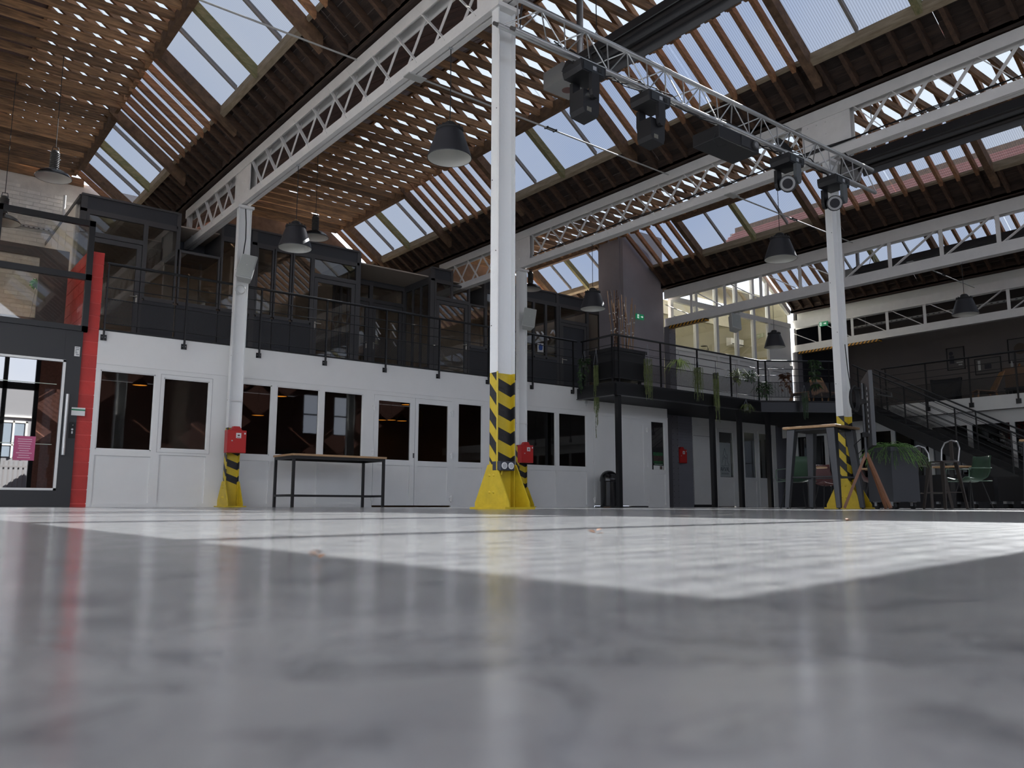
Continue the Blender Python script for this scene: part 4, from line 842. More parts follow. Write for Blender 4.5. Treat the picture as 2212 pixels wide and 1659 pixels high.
# ------------------------------------------------------------------ tie rods
def tie(i, label):
    a = Vector((GU[i], 8.67, 5.56)); b = Vector((GU[i+1], 10.0, 6.33)); a = a+(b-a)*.02; b2 = a+(b-a)*.975
    r = thing('tie_rod', label, 'tie rod', tuple(a), group='slanting roof tie rods')
    g = mat('grey rod paint', (.42,.42,.40), .5)
    MB().tube([a, b2], .013, 8).build('rod', g, r)
    MB().box(GU[i]-.11,GU[i]+.16,8.60,8.74,5.535,5.55).build('anchor_plate', g, r)
    m = a+(b-a)*.42; d = (b-a).normalized(); s = d.cross(Vector((0,0,1))).normalized()
    MB().beam(m-d*.11+s*.028,m+d*.11+s*.028,.012,.012).beam(m-d*.11-s*.028,m+d*.11-s*.028,.012,.012).beam(m-d*.12,m-d*.10,.075,.03).beam(m+d*.10,m+d*.12,.075,.03).build('turnbuckle', BLKM, r)
tie(0, 'thin tie rod crossing the first roof bay to the lattice girder top'); tie(1, 'tie rod with turnbuckle between the two lattice girders'); tie(2, 'tie rod from lattice girder up to the truss girder'); tie(3, 'tie rod from truss girder to the far right truss girder')
# ------------------------------------------------------------------ radiant heaters
def heater(u0, u1, z, va, vb, label):
    r = thing('radiant_heater', label, 'heater', ((u0+u1)/2, va, z), group='radiant tube heaters under the slats')
    hm = mat('grey heater reflector', (.10,.10,.105), .45, metal=.3); w = u1-u0
    prof = [(0,0),(.02,0),(.10,.16),(.24,.18),(.30,.06),(.34,.06),(.40,.18),(.54,.16),(.62,0),(.64,0),(.55,.19),(.40,.215),(.24,.215),(.09,.19)]
    k = w/.64
    MB().prism([(u0+a*k,va,z+b) for a, b in prof], (0,vb-va,0)).build('reflector', hm, r)
    for a in (.16,.48): MB().tube([(u0+a*k,va,z+.08),(u0+a*k,vb,z+.08)], .04, 10).build('burner_tube', mat('dark tube', (.05,.045,.045), .5, metal=.5), r)
    e = vb if abs(vb) > abs(va) else va; s = 1 if e == vb else -1
    bxm = mat('heater box grey', (.32,.32,.31), .5)
    q = MB().box(u0+.02,u1-.12,e,e+s*.42,z-.10,z+.16).build('burner_box', bxm, r)
    MB().disc((u0+.3,e+s*.2,z-.10),.085,(0,0,-1),20,.008).build('inspection_disc', mat('brown disc', (.16,.09,.08), .5), q)
    MB().tube([(u0+.42,e+s*.45,z+.02),(u0+.42,e+s*.05,z+.30),(u0+.42,e+s*.05,7.5)], .05, 10).build('flue_pipe', STEEL, r)
    for v in (va+.5,(va+vb)/2,vb-.4):
        for x in (u0+.15*k,u1-.15*k): MB().tube([(x,v,z+.17),((u0+u1)/2,v,z+.55),((u0+u1)/2,v,7.60)], .008, 5).build('chain', STEEL, r)
heater(7.38, 8.02, 6.2, -2.0, 8.25, 'long dark radiant heater passing above the stage truss')
heater(13.65, 14.40, 6.2, -2.0, 7.55, 'long dark radiant heater behind the far end of the stage truss')
heater(20.4, 21.1, 6.2, 2.0, 11.2, 'dark radiant heater seen through the truss girder posts')
# ------------------------------------------------------------------ stage truss
tr = thing('stage_truss', 'aluminium triangular stage truss carrying spotlights and projector', 'truss', (8.6,6.35,5.0))
c1, c3, c2 = (6.28,5.34), (6.26,4.96), (6.56,5.16); UA, UB = 4.95, 12.25
for c in (c1, c2, c3):
    MB().tube([(UA,*c),(UB,*c)], .029, 12).build('chord', ALU, tr)
    for x in (UA+2.4, UA+4.9): MB().tube([(x-.07,*c),(x+.07,*c)], .034, 12).build('coupler', ALU, tr)
    MB().tube([(UA-.05,*c),(UA,*c)], .021, 10).build('chord_end', mat('dark coupler end', (.15,.14,.13), .4, metal=.6), tr)
n = 22; p = (UB-UA)/n
for k in range(n):
    x = UA+.05+k*p
    for a, b in ((c1,c3),(c1,c2),(c2,c3)):
        f = (a, b) if k % 2 else (b, a)
        MB().tube([(x,*f[0]),(x+p,*f[1])], .0085, 6).build('brace', ALU, tr)
    if k % 2 == 0: MB().tube([(x,*c1),(x,*c3)], .0085, 6).build('brace', ALU, tr)
for x in (5.25, 11.75): MB().tube([(x,6.30,5.38),(x-.03,6.38,5.45),(x,6.45,5.548)], .012, 6).tube([(x,6.55,5.2),(x,6.5,5.548)], .008, 6).build('rigging_strap', BLKM, tr)
tr_c = tr
m = MB()
for j in range(3):
    pts = [(5.6+k*.28, 6.40+.03*math.sin(k*1.7+j*2), 5.06+.07*math.sin(k*1.15+j)) for k in range(24)]; m.tube(pts, .008, 5)
m.build('cable', BLKM, tr_c)
m = MB()
for j in range(7):
    a = .12+.012*j; m.tube([(10.0+a*1.1*math.cos(t*.6), 6.42+.03*math.sin(t), 5.10+.012*j+a*.45*math.sin(t*.6)) for t in range(12)], .007, 5)
m.build('cable_coil', BLKM, tr_c)
m = MB(); m.tube([(6.3+.11*math.cos(t*.5),6.42,5.2+.12*math.sin(t*.5)) for t in range(14)], .009, 5).tube([(6.35+.14*math.cos(t*.5),6.44,5.18+.15*math.sin(t*.5)) for t in range(14)], .009, 5).build('cable_coil', BLKM, tr_c)
def moving_head(px, label, turned):
    q = at(px[0], px[1], 'v', 6.26); x = q.x
    r = thing('moving_head', label, 'spotlight', (x,6.26,4.2), group='black moving head spotlights on the stage truss')
    bm = mat('spotlight black', (.012,.012,.014), .5); gm = mat('spotlight grey', (.10,.11,.115), .5)
    MB().prism([(x-.17,6.26-.15,4.80),(x+.17,6.26-.15,4.80),(x+.19,6.26-.15,4.86),(x+.19,6.26-.15,4.93),(x-.19,6.26-.15,4.93),(x-.19,6.26-.15,4.86)], (0,.30,0)).build('base', bm, r)
    pn = MB().box(x-.15,x+.15,6.10,6.115,4.815,4.91).build('control_panel', mat('panel dark grey', (.03,.035,.04), .4), r)
    MB().box(x-.02,x+.03,6.094,6.10,4.84,4.885).build('display', mat('display pale', (.4,.42,.45), .3), pn); MB().box(x+.06,x+.11,6.094,6.10,4.84,4.885).build('display', BLKM, pn)
    for s in (-.09,.09): MB().tube([(x+s,6.26,4.93),(x+s,6.26,4.975),(x+s,6.26,4.994)], .018, 8).build('clamp', STEEL, r)
    MB().tube([(x-.11,6.26,4.95),(x-.17,6.24,4.93)], .008, 6).box(x-.19,x-.16,6.23,6.25,4.91,4.95).build('wing_bolt', BLKM, r)
    for s in (-1,1):
        a = MB().prism([(x-.055+0,0,4.80),(x+.055,0,4.80),(x+.06,0,4.60),(x+.045,0,4.54),(x+.02,0,4.515),(x-.02,0,4.515),(x-.045,0,4.54),(x-.06,0,4.60)], (0,.05,0))
        a.v = [(v[0], v[1]+6.26+s*.155-.025, v[2]) for v in a.v]; a.build('yoke_arm', gm if turned and s < 0 else bm, r)
    if not turned:
        hd = MB().prism([(x-.12,6.15,4.62),(x+.12,6.15,4.62),(x+.115,6.15,4.40),(x+.09,6.15,4.33),(x-.10,6.15,4.35),(x-.125,6.15,4.40)], (0,.22,0)).build('head', bm, r)
        for k in range(4): bx('vent', mat('vent grey', (.25,.24,.2), .5), hd, x-.07+k*.018, x-.062+k*.018, 6.144, 6.15, 4.37, 4.42)
    else:
        c = Vector((x,6.26,4.56)); d = Vector((-.75,-.45,-.30)).normalized(); a = c-d*.16; b = c+d*.17
        hd = MB().tube([a, a+d*.04, c, b-d*.02, b], .115, 18).build('head', bm, r)
        MB().tube([b-d*.01, b+d*.012], .10, 18).build('lens_ring', mat('lens ring grey', (.30,.30,.30), .4), hd); MB().tube([b+d*.008, b+d*.016], .07, 18).build('lens', mat('lens glass dark', (.02,.02,.025), .1), hd)
    r.location.z -= .065; return r
moving_head((1262,155), 'black moving head spotlight pointing down beside the burner box', False); moving_head((1405,225), 'black moving head spotlight pointing down with dangling clamp screw', False)
moving_head((1700,350), 'black moving head spotlight with round lens turned beside the projector', True); moving_head((1800,390), 'black moving head spotlight with round lens at the truss end', True)
q = at(1575, 312, 'v', 6.15); x, z = q.x, q.z
pj = thing('projector', 'black projector hanging under the stage truss', 'projector', (x,6.15,z-.09))
MB().box(x-.42,x+.40,5.98,6.40,z-.08,z+.09).build('body', mat('projector black', (.014,.014,.016), .45), pj, bevel=.012)
MB().box(x+.02,x+.20,5.972,5.98,z-.06,z+.08).build('panel', mat('projector panel', (.03,.031,.035), .4), pj)
MB().tube([(x+.31,5.99,z+.01),(x+.31,5.955,z+.01)], .06, 18).build('lens_ring', mat('lens ring dark', (.05,.05,.05), .3), pj); MB().tube([(x+.31,5.96,z+.01),(x+.31,5.95,z+.01)], .042, 16).build('lens', mat('lens bright', (.35,.36,.38), .08, metal=.6), pj)
MB().tube([(x,6.22,z+.09),(x,6.26,4.93)], .02, 8).box(x-.1,x+.1,6.14,6.3,z+.09,z+.10).build('mount', STEEL, pj)
MB().tube([(x-.4,6.05,z+.02),(x-.46,6.05,z-.10),(x-.36,6.05,z-.17),(x-.2,6.05,z-.10)], .006, 5).build('cable', BLKM, pj)
# ------------------------------------------------------------------ bell pendants
LBLK = mat('satin black shade', (.022,.022,.026), .48); LIN = mat('pale shade inside', (.62,.62,.58), .4)
def bell(u, v, zt, label):
    z = 4.13; r = thing('bell_pendant', label, 'pendant lamp', (u,v,z), group='black bell pendants hung from the girders')
    MB().lathe([(.265,0),(.268,.006),(.262,.02),(.245,.08),(.215,.17),(.185,.26),(.165,.315),(.15,.34)], (u,v,z), 32).build('shade', LBLK, r)
    MB().lathe([(.260,.003),(.255,.02),(.238,.08),(.208,.17),(.178,.26),(.158,.31),(0,.32)], (u,v,z), 32).build('shade_inside', LIN, r)
    rg = MB().lathe([(.15,.335),(.165,.345),(.165,.365),(.14,.375),(.10,.38),(0,.38)], (u,v,z), 32).build('cap_ring', BLKM, r)
    for k in range(14): t = k*2*math.pi/14; MB().box(-.012,.012,-.008,.008,0,.03).build('cooling_fin', BLKM, rg, local=True).location = (.15*math.cos(t), .15*math.sin(t), .355)
    MB().lathe([(.075,.375),(.075,.43),(.055,.45),(0,.455)], (u,v,z), 16).build('socket_cap', BLKM, r)
    MB().tube([(u+.02*math.cos(t*.7),v,z+.475+.02*math.sin(t*.7)) for t in range(10)], .005, 6).build('hook', mat('brass hook', (.3,.24,.14), .4, metal=.7), r)
    MB().tube([(u,v,z+.49),(u+.004,v,z+.9),(u,v,zt)], .006, 6).build('cord', BLKM, r)
    MB().tube([(u-.03,v,zt-.01),(u+.03,v,zt-.01)], .012, 6).build('chord_clip', STEEL, r)
bell(5.18,7.80,5.55,'black bell pendant lamp close to the tall striped column'); bell(5.18,12.25,5.55,'black bell pendant hanging before the dark upper windows'); bell(11.80,12.25,5.55,'black bell pendant above the planter with tall sticks')
bell(11.80,7.72,5.55,'black bell pendant beside the column behind the stage truss'); bell(18.42,12.35,5.28,'black bell pendant in front of the white gable window'); bell(18.42,7.6,5.28,'black bell pendant before the dark right gallery')
def dome(u, v, z, label):
    r = thing('dome_pendant', label, 'pendant lamp', (u,v,z), group='old enamel dome pendants with ribbed necks')
    em = mat('black enamel', (.02,.02,.022), .18)
    MB().lathe([(.28,0),(.285,.008),(.27,.03),(.235,.075),(.17,.115),(.10,.14),(.06,.16)], (u,v,z), 30).build('shade', em, r)
    MB().lathe([(.276,.003),(.262,.03),(.228,.07),(.165,.105),(.08,.13),(0,.135)], (u,v,z), 30).build('shade_inside', mat('cream enamel', (.55,.52,.47), .4), r)
    nk = MB().lathe([(.06,.15),(.062,.45),(.045,.48),(0,.485)], (u,v,z), 16).build('neck', mat('cast neck', (.04,.038,.036), .5), r)
    for k in range(9): MB().lathe([(.06,.0),(.074,.004),(.074,.014),(.06,.018)], (0,0,.18+k*.03), 16).build('rib', mat('cast neck', (.04,.038,.036)), nk, local=True)
    MB().tube([(u-.05,v,z+.47),(u-.04,v,z+.54),(u+.04,v,z+.54),(u+.05,v,z+.47)], .007, 6).build('bail', BLKM, r)
    MB().tube([(u,v,z+.54),(u,v,7.70)], .006, 6).build('cord', BLKM, r)
dome(2.09,15.10,5.45,'old enamel dome pendant in front of the white brick wall'); dome(7.0,15.55,5.55,'old enamel dome pendant half behind a bell pendant'); dome(13.15,15.95,5.55,'old enamel dome pendant peeping out behind the striped column'); dome(1.55,16.35,4.9,'old enamel dome pendant above the entrance glazing')
# ------------------------------------------------------------------ speakers
def speaker(p, rot, label, wall):
    r = thing('wall_speaker', label, 'speaker', p, group='grey wall speakers'); r.rotation_euler = rot
    sm = mat('speaker grey', (.46,.47,.45), .55)
    MB().prism([(-.15,-.11,-.24),(.15,-.11,-.24),(.10,.11,-.24),(-.10,.11,-.24)], (0,0,.48)).build('cabinet', sm, r, local=True, bevel=.02)
    MB().box(-.135,.135,-.118,-.108,-.225,.225).build('grille', mat('speaker grille', (.36,.38,.36), .7, bump=.6, bscale=120), r, local=True, bevel=.008)
    MB().disc((0,-.119,.02),.008,(0,-1,0),8,.004).build('badge', mat('badge', (.6,.6,.6), .3), r, local=True)
    MB().beam((0,.08,0),wall,.03,.03).build('wall_bracket', sm, r, local=True)
speaker((5.20,14.42,4.29), (R_(-14),R_(10),R_(-28)), 'grey speaker tilted on the column above the steel table', (.05,.2,.03)); speaker((11.83,14.42,4.30), (R_(-14),R_(10),R_(-30)), 'grey speaker tilted on the column behind the tall striped column', (.05,.2,.03)); speaker((17.9,13.2,4.85), (R_(-22),R_(12),R_(-20)), 'grey speaker hung below the truss girder by the gable window', (.3,.1,.55))
# ------------------------------------------------------------------ red fire boxes
def firebox(u, v, z, label, feed=None):
    r = thing('fire_box', label, 'fire box', (u,v,z), group='red fire boxes'); rm = mat('red cabinet paint', (.45,.012,.012), .38); dm = mat('red door paint', (.50,.016,.014), .36)
    MB().box(u-.17,u+.17,v-.075,v+.075,z,z+.40).build('cabinet', rm, r, bevel=.006)
    d = MB().box(u-.155,u+.16,v-.083,v-.075,z+.012,z+.385).build('door', dm, r)
    MB().prism([(u-.10,v-.05,z+.40),(u+.10,v-.05,z+.40),(u+.05,v-.05,z+.47),(u-.05,v-.05,z+.47)], (0,.10,0)).build('hood', rm, r)
    lb = MB().box(u-.02,u+.07,v-.086,v-.083,z+.26,z+.35).build('label_plate', WHITE, d); MB().box(u+.005,u+.045,v-.088,v-.086,z+.295,z+.32).box(u-.005,u+.055,v-.088,v-.086,z+.27,z+.277).build('label_print', mat('label dark red', (.12,.02,.02), .5), lb)
    MB().box(u+.125,u+.15,v-.086,v-.083,z+.33,z+.36).build('seal', WHITE, d)
    MB().disc((u-.09,v-.083,z+.21),.012,(0,-1,0),12,.012).build('lock', STEEL, d)
firebox(5.17,14.49,.945,'red fire box on the striped column beside the steel table'); firebox(11.79,14.49,.99,'red fire box on the column behind the tall striped column'); firebox(18.80,15.90,1.27,'red fire box on the grey pier under the landing')
MB().tube([(18.76,15.94,1.745),(18.66,15.96,1.84),(18.64,15.96,2.85)], .014, 8).build('conduit', mat('cream conduit', (.55,.52,.45), .5), None, label='cream conduit running down to the fire box on the grey pier', cat='pipe')
MB().tube([(18.62,15.90,2.98),(18.62,15.90,5.0),(18.60,15.9,5.15)], .02, 8).build('conduit', mat('cream conduit', (.55,.52,.45)), None, label='pale pipe rising beside the grey pilaster above the landing', cat='pipe')
# sockets and conduit on the tall column
so = thing('socket_box', 'dark twin socket box with white round outlets on the tall striped column', 'socket', (5.14,6.64,.39))
MB().box(5.045,5.23,6.60,6.735,.385,.48).build('box', mat('navy socket box', (.03,.035,.05), .45), so, bevel=.006)
for x in (5.095,5.18):
    s_ = MB().disc((x,6.60,.434),.034,(0,-1,0),20,.008).build('outlet', WHITE, so); MB().disc((x,6.592,.434),.026,(0,-1,0),18,.002).build('outlet_well', mat('outlet grey', (.45,.45,.45), .5), s_)
cy = mat('yellow conduit paint', (.60,.44,.02), .4)
MB().tube([(5.05,6.66,5.3),(5.05,6.66,1.405)], .009, 8).build('conduit', WHITEP, None, label='thin white conduit running up the tall striped column edge', cat='pipe')
MB().tube([(5.05,6.66,1.40),(5.05,6.66,.40),(5.06,6.65,.35),(5.09,6.64,.345),(5.10,6.64,.385)], .010, 8).build('conduit', cy, None, label='thin yellow conduit feeding the twin socket box', cat='pipe')
MB().tube([(5.165,14.55,5.46),(5.19,14.56,5.2),(5.20,14.57,4.9),(5.165,14.57,4.55)], .01, 6).build('speaker_cable', BLKM, None, label='black cable running down the column to the grey speaker', cat='cable')
MB().tube([(5.15+.08*math.cos(t*.5),14.54,3.93+.08*math.sin(t*.5)) for t in range(14)], .006, 5).tube([(5.14+.09*math.cos(t*.5),14.545,3.92+.085*math.sin(t*.5)) for t in range(14)], .006, 5).build('cable_loop', mat('pale cable', (.5,.5,.48), .5), None, label='pale cable loop under the column speaker by the steel table', cat='cable')
m = MB()
for j in range(3): m.tube([(11.70,0.3+k*.6,5.72+.012*j-.014*math.sin(k*1.9+j)) for k in range(24)], .008, 5)
m.build('girder_cable', BLKM, None, label='black cables lying along the second lattice girder chord', cat='cable')
for u, lb in ((5.18,'first'),(11.80,'second')): bx('paint_seam', WHITEP, COLS['L1' if u < 6 else 'L2'], u-.122, u+.122, 14.583, 14.586, 1.88, 1.90)
# coil on the rear column
cc = thing('cable_coil', 'black cable coil hooked on the column beside the high table', 'cable', (11.82,6.60,1.5))
m = MB()
for j in range(4): m.tube([(11.83+(.10+.008*j)*math.cos(t*.5),6.60-.012*j,1.66+(.17+.01*j)*math.sin(t*.5)) for t in range(14)], .011, 6)
m.tube([(11.72,6.62,2.5),(11.76,6.62,2.1),(11.80,6.61,1.83)], .008, 6).tube([(11.86,6.6,1.82),(12.0,6.4,1.84),(12.02,6.1,1.72),(11.75,5.95,1.62),(11.3,5.95,1.62)], .010, 6).build('cable', BLKM, cc)
# ------------------------------------------------------------------ steel table
ta = thing('steel_table', 'long table with oak top and black steel frame before the white windows', 'table', (6.83,14.15,0))
T0, T1, TV0, TV1, TZ = 5.93, 7.76, 13.72, 14.56, .90
for k in range(3): bx('top_board', TABLEW, ta, T0-.02, T1+.02, TV0-.02+k*.29, TV0-.02+(k+1)*.29-.003, TZ, TZ+.035)
for x in (T0,T1-.045):
    for y in (TV0,TV1-.045): bx('leg', BLACK, ta, x, x+.045, y, y+.045, 0, TZ)
for y in (TV0,TV1-.04): bx('top_rail', BLACK, ta, T0+.045, T1-.045, y, y+.04, TZ-.05, TZ)
for x in (T0,T1-.04): bx('top_rail', BLACK, ta, x, x+.04, TV0+.045, TV1-.045, TZ-.05, TZ); bx('side_stretcher', BLACK, ta, x, x+.04, TV0+.045, TV1-.045, .185, .225)
bx('long_stretcher', BLACK, ta, T0+.04, T1-.04, 14.12, 14.16, .185, .225)
# ------------------------------------------------------------------ dome top bin
bi = thing('waste_bin', 'glossy black waste bin with domed lid by the plain white doors', 'bin', (14.42,14.48,0))
gb = mat('gloss black bin', (.008,.008,.009), .22)
MB().lathe([(0,0),(.205,0),(.21,.02),(.215,.60),(.22,.63),(.225,.64)], (14.42,14.48,.0), 32).build('body', gb, bi)
MB().lathe([(.228,.635),(.228,.665),(.222,.72),(.20,.78),(.16,.835),(.10,.875),(.04,.89),(0,.892)], (14.42,14.48,0), 32).build('lid', gb, bi)
MB().lathe([(.217,0),(.224,.01),(.224,.03),(.217,.035)], (14.42,14.48,0), 32).build('base_ring', BLKM, bi)
MB().add([(14.42+.226*math.cos(a),14.48+.226*math.sin(a),z) for a in (R_(-120),R_(-105),R_(-90),R_(-75)) for z in (.69,.78)], [(0,2,3,1),(2,4,5,3),(4,6,7,5)]).build('flap', BLKM, bi)
# ------------------------------------------------------------------ high oak tables
def high_table(c, rot, label, s=.75):
    r = thing('high_table', label, 'table', (c[0],c[1],0), rot, group='high oak tables on tapered steel legs'); h = 1.10; lm = mat('raw grey steel', (.055,.057,.062), .42, metal=.4)
    MB().box(-s/2,s/2,-s/2,s/2,h-.035,h).build('table_top', TABLEW, r, local=True, bevel=.012)
    for a in (-1,1):
        for b in (-1,1):
            t = Vector((a*(s/2-.10),b*(s/2-.10),h-.035)); f = Vector((a*(s/2-.02),b*(s/2-.02),.012)); w0, w1 = .058, .03
            vs = [(t.x-w0,t.y-w0,t.z),(t.x+w0,t.y-w0,t.z),(t.x+w0,t.y+w0,t.z),(t.x-w0,t.y+w0,t.z),(f.x-w1,f.y-w1,f.z),(f.x+w1,f.y-w1,f.z),(f.x+w1,f.y+w1,f.z),(f.x-w1,f.y+w1,f.z)]
            MB().add(vs, [(0,1,2,3),(7,6,5,4),(0,4,5,1),(1,5,6,2),(2,6,7,3),(3,7,4,0)]).build('leg', lm, r, local=True, bevel=.01)
            MB().lathe([(0,0),(.018,0),(.018,.004),(.008,.012)], (f.x,f.y,0), 10).build('foot', BLKM, r, local=True)
    for a in (-1,1): MB().tube([(a*(s/2-.05),-s/2+.05,.42),(a*(s/2-.05),s/2-.05,.42)], .010, 6).build('stretcher', lm, r, local=True); MB().tube([(-s/2+.05,a*(s/2-.05),.42),(s/2-.05,a*(s/2-.05),.42)], .010, 6).build('stretcher', lm, r, local=True)
    MB().box(-s/2+.06,s/2-.06,-s/2+.06,s/2-.06,h-.06,h-.036).build('top_frame', BLKM, r, local=True)
high_table((10.24,6.20), R_(6), 'high square oak table standing before the striped column')
pt = at(2147, 950, 'z', 1.10); high_table((pt.x+.60,pt.y-.64), R_(3), 'high oak table partly cut by the stair side')
# ------------------------------------------------------------------ exit signs, hazard strips, stickers
def exit_sign(o, ex, nrm, label):
    r = thing('exit_sign', label, 'exit sign', tuple(o), group='green exit signs'); o = Vector(o); ex = Vector(ex); n = Vector(nrm); ez = Vector((0,0,1))
    P = lambda a, b, c=0: o+ex*a+ez*b+n*c
    MB().prism([P(-.15,-.075),P(.15,-.075),P(.15,.075),P(-.15,.075)], n*.05).build('panel', mat('exit green', (.005,.14,.06), .4, emit=(.02,.35,.15), estr=.25), r)
    w = mat('exit white', (.7,.75,.7), .4, emit=(.7,.9,.8), estr=.5)
    MB().prism([P(.02,-.012,.05),P(.07,-.012,.05),P(.07,-.035,.05),P(.115,0,.05),P(.07,.035,.05),P(.07,.012,.05),P(.02,.012,.05)], n*.003).build('arrow', w, r)
    MB().prism([P(-.125,-.055,.05),P(-.06,-.055,.05),P(-.06,.055,.05),P(-.125,.055,.05)], n*.003).build('doorway', w, r)
    g = mat('exit green', (.005,.14,.06))
    MB().prism([P(-.098,-.045,.054),P(-.085,-.02,.054),P(-.072,-.045,.054),P(-.080,.012,.054),P(-.098,.012,.054)], n*.002).disc(P(-.088,.028,.054), .011, n, 10, .002).build('running_figure', g, r)
q = at(1384, 684, 'v', 15.93); exit_sign((q.x,15.99,q.z), (1,0,0), (0,-1,0), 'green exit sign on the mauve grey wall'); q = at(1777, 699, 'u', 24.85); exit_sign((24.93,q.y,q.z), (0,-1,0), (-1,0,0), 'green exit sign on the far truss girder')
def stripe_mat():
    m = bpy.data.materials.new('orange black tape'); m.use_nodes = True; nt = m.node_tree; n = nt.nodes; l = nt.links; b = n['Principled BSDF']; tc = n.new('ShaderNodeTexCoord'); sp = n.new('ShaderNodeSeparateXYZ'); l.new(tc.outputs['Object'], sp.inputs[0])
    ad = n.new('ShaderNodeMath'); ad.operation = 'ADD'; l.new(sp.outputs['Y'], ad.inputs[0]); l.new(sp.outputs['Z'], ad.inputs[1])
    dv = n.new('ShaderNodeMath'); dv.operation = 'DIVIDE'; dv.inputs[1].default_value = .13; l.new(ad.outputs[0], dv.inputs[0]); fr = n.new('ShaderNodeMath'); fr.operation = 'FRACT'; l.new(dv.outputs[0], fr.inputs[0]); lt = n.new('ShaderNodeMath'); lt.operation = 'GREATER_THAN'; lt.inputs[1].default_value = .5; l.new(fr.outputs[0], lt.inputs[0])
    mx = n.new('ShaderNodeMix'); mx.data_type = 'RGBA'; l.new(lt.outputs[0], mx.inputs[0]); mx.inputs[6].default_value = (.62,.30,.02,1); mx.inputs[7].default_value = (.012,.012,.012,1); l.new(mx.outputs[2], b.inputs['Base Color']); return m
TAPE = stripe_mat()
bx('hazard_strip', TAPE, None, 18.42-.14, 18.42+.02, 14.45, 15.79, 5.20, 5.275, label='orange and black foam strip under the truss girder by the grey wall', cat='hazard strip'); bx('hazard_strip', TAPE, None, 25.04-.14, 25.04+.02, 12.9, 15.79, 5.20, 5.275, label='orange and black foam strip under the far truss girder', cat='hazard strip')
def decal(name, mt, y, quads, label, cat):
    m = MB()
    for qd in quads: m.prism([tuple(at(a,b,'v',y-.004)) for a, b in qd], (0,.002,0))
    return m.build(name, mt, None, label=label, cat=cat)
PW = mat('white vinyl', (.75,.75,.73), .5)
def slash(x, y, l, w, s=1): return [(x,y),(x+w,y),(x+w+s*l*.6,y+l),(x+s*l*.6,y+l)]
decal('glass_decal', PW, VR, [slash(810,695,12,3),slash(812,708,14,3),slash(811,722,12,3),slash(846,701,12,3),slash(846,716,13,3),slash(848,738,10,3)], 'white vinyl slashes on the recessed glass door', 'decal')
decal('glass_decal', PW, VF, [slash(1157,716,10,5),slash(1168,716,6,4),slash(1192,714,7,3,-1),slash(1186,726,6,4)], 'white vinyl chips on the window above the map poster', 'decal')
mp_ = decal('map_poster', mat('poster paper', (.72,.72,.70), .6), VF, [[(1161,741),(1174,742),(1174,761),(1161,760)]], 'small white poster with a blue map on the dark window', 'poster')
MB().prism([tuple(at(a,b,'v',VF-.008)) for a, b in ((1165,744),(1168,742.5),(1170,745),(1172.5,747),(1172,755),(1169,757),(1165,756),(1163.5,750))], (0,.002,0)).build('blue_map', mat('map blue', (.04,.10,.35), .6), mp_)
# small light switch above the bin window
MB().box(14.02,14.10,VW-.03,VW,2.56,2.66).tube([(14.06,VW-.015,2.5),(14.06,VW-.015,2.56)], .006, 6).build('wall_sensor', mat('sensor grey', (.55,.55,.53), .5), None, label='small pale wall sensor below the landing corner', cat='sensor')
# ------------------------------------------------------------------ planter with tall sticks on the landing
pl = thing('stick_planter', 'large black planter with tall tied sticks at the landing corner', 'planter', (14.5,14.2,ZF))
PB = mat('black planter', (.022,.022,.024), .6)
MB().box(13.98,15.05,13.78,14.62,3.06,3.80).build('box', PB, pl); MB().box(13.95,15.08,13.75,14.65,3.74,3.82).build('rim', PB, pl)
MB().box(14.02,15.01,13.82,14.58,3.80,3.822).build('soil', mat('soil', (.03,.022,.015), .95), pl)
for x in (14.1,14.95):
    for y in (13.9,14.5): MB().tube([(x,y-.02,ZF+.055),(x,y+.02,ZF+.055)], .05, 12).box(x-.03,x+.03,y-.03,y+.03,ZF+.07,3.06).build('caster', BLKM, pl)
BAM = mat('bamboo cane', (.42,.24,.11), .6, vary=.25, scale=8); BRN = mat('dark twig', (.09,.05,.035), .8); TIE_ = mat('white tie', (.75,.75,.72), .5)
for k in range(17):
    x = 14.06+.92*random.random(); y = random.uniform(13.9,14.5); h = random.uniform(1.0,1.62); lx, ly = random.uniform(-.16,.16)*(1 if k > 5 else 1.6), random.uniform(-.1,.1)
    if k % 3 == 2:
        pts = [(x,y,3.8),(x+lx*.5+.03,y+ly*.5,3.8+h*.5),(x+lx,y+ly,3.8+h)]; m = MB().tube(pts, .011, 6)
        for j in range(16): t = j/16; m.lathe([(0,-.018),(.014,-.004),(.012,.01),(0,.022)], (x+lx*t+.012*(-1)**j, y+ly*t, 3.9+h*t*.95), 5)
        m.build('twig', BRN, pl)
    else: MB().tube([(x,y,3.8),(x+lx,y+ly,3.8+h)], .0085, 6).build('cane', BAM, pl)
    for f in (.35,.62): MB().tube([(x+lx*f,y+ly*f,3.795+h*f),(x+lx*f,y+ly*f,3.815+h*f)], .019, 8).build('tie', TIE_, pl)
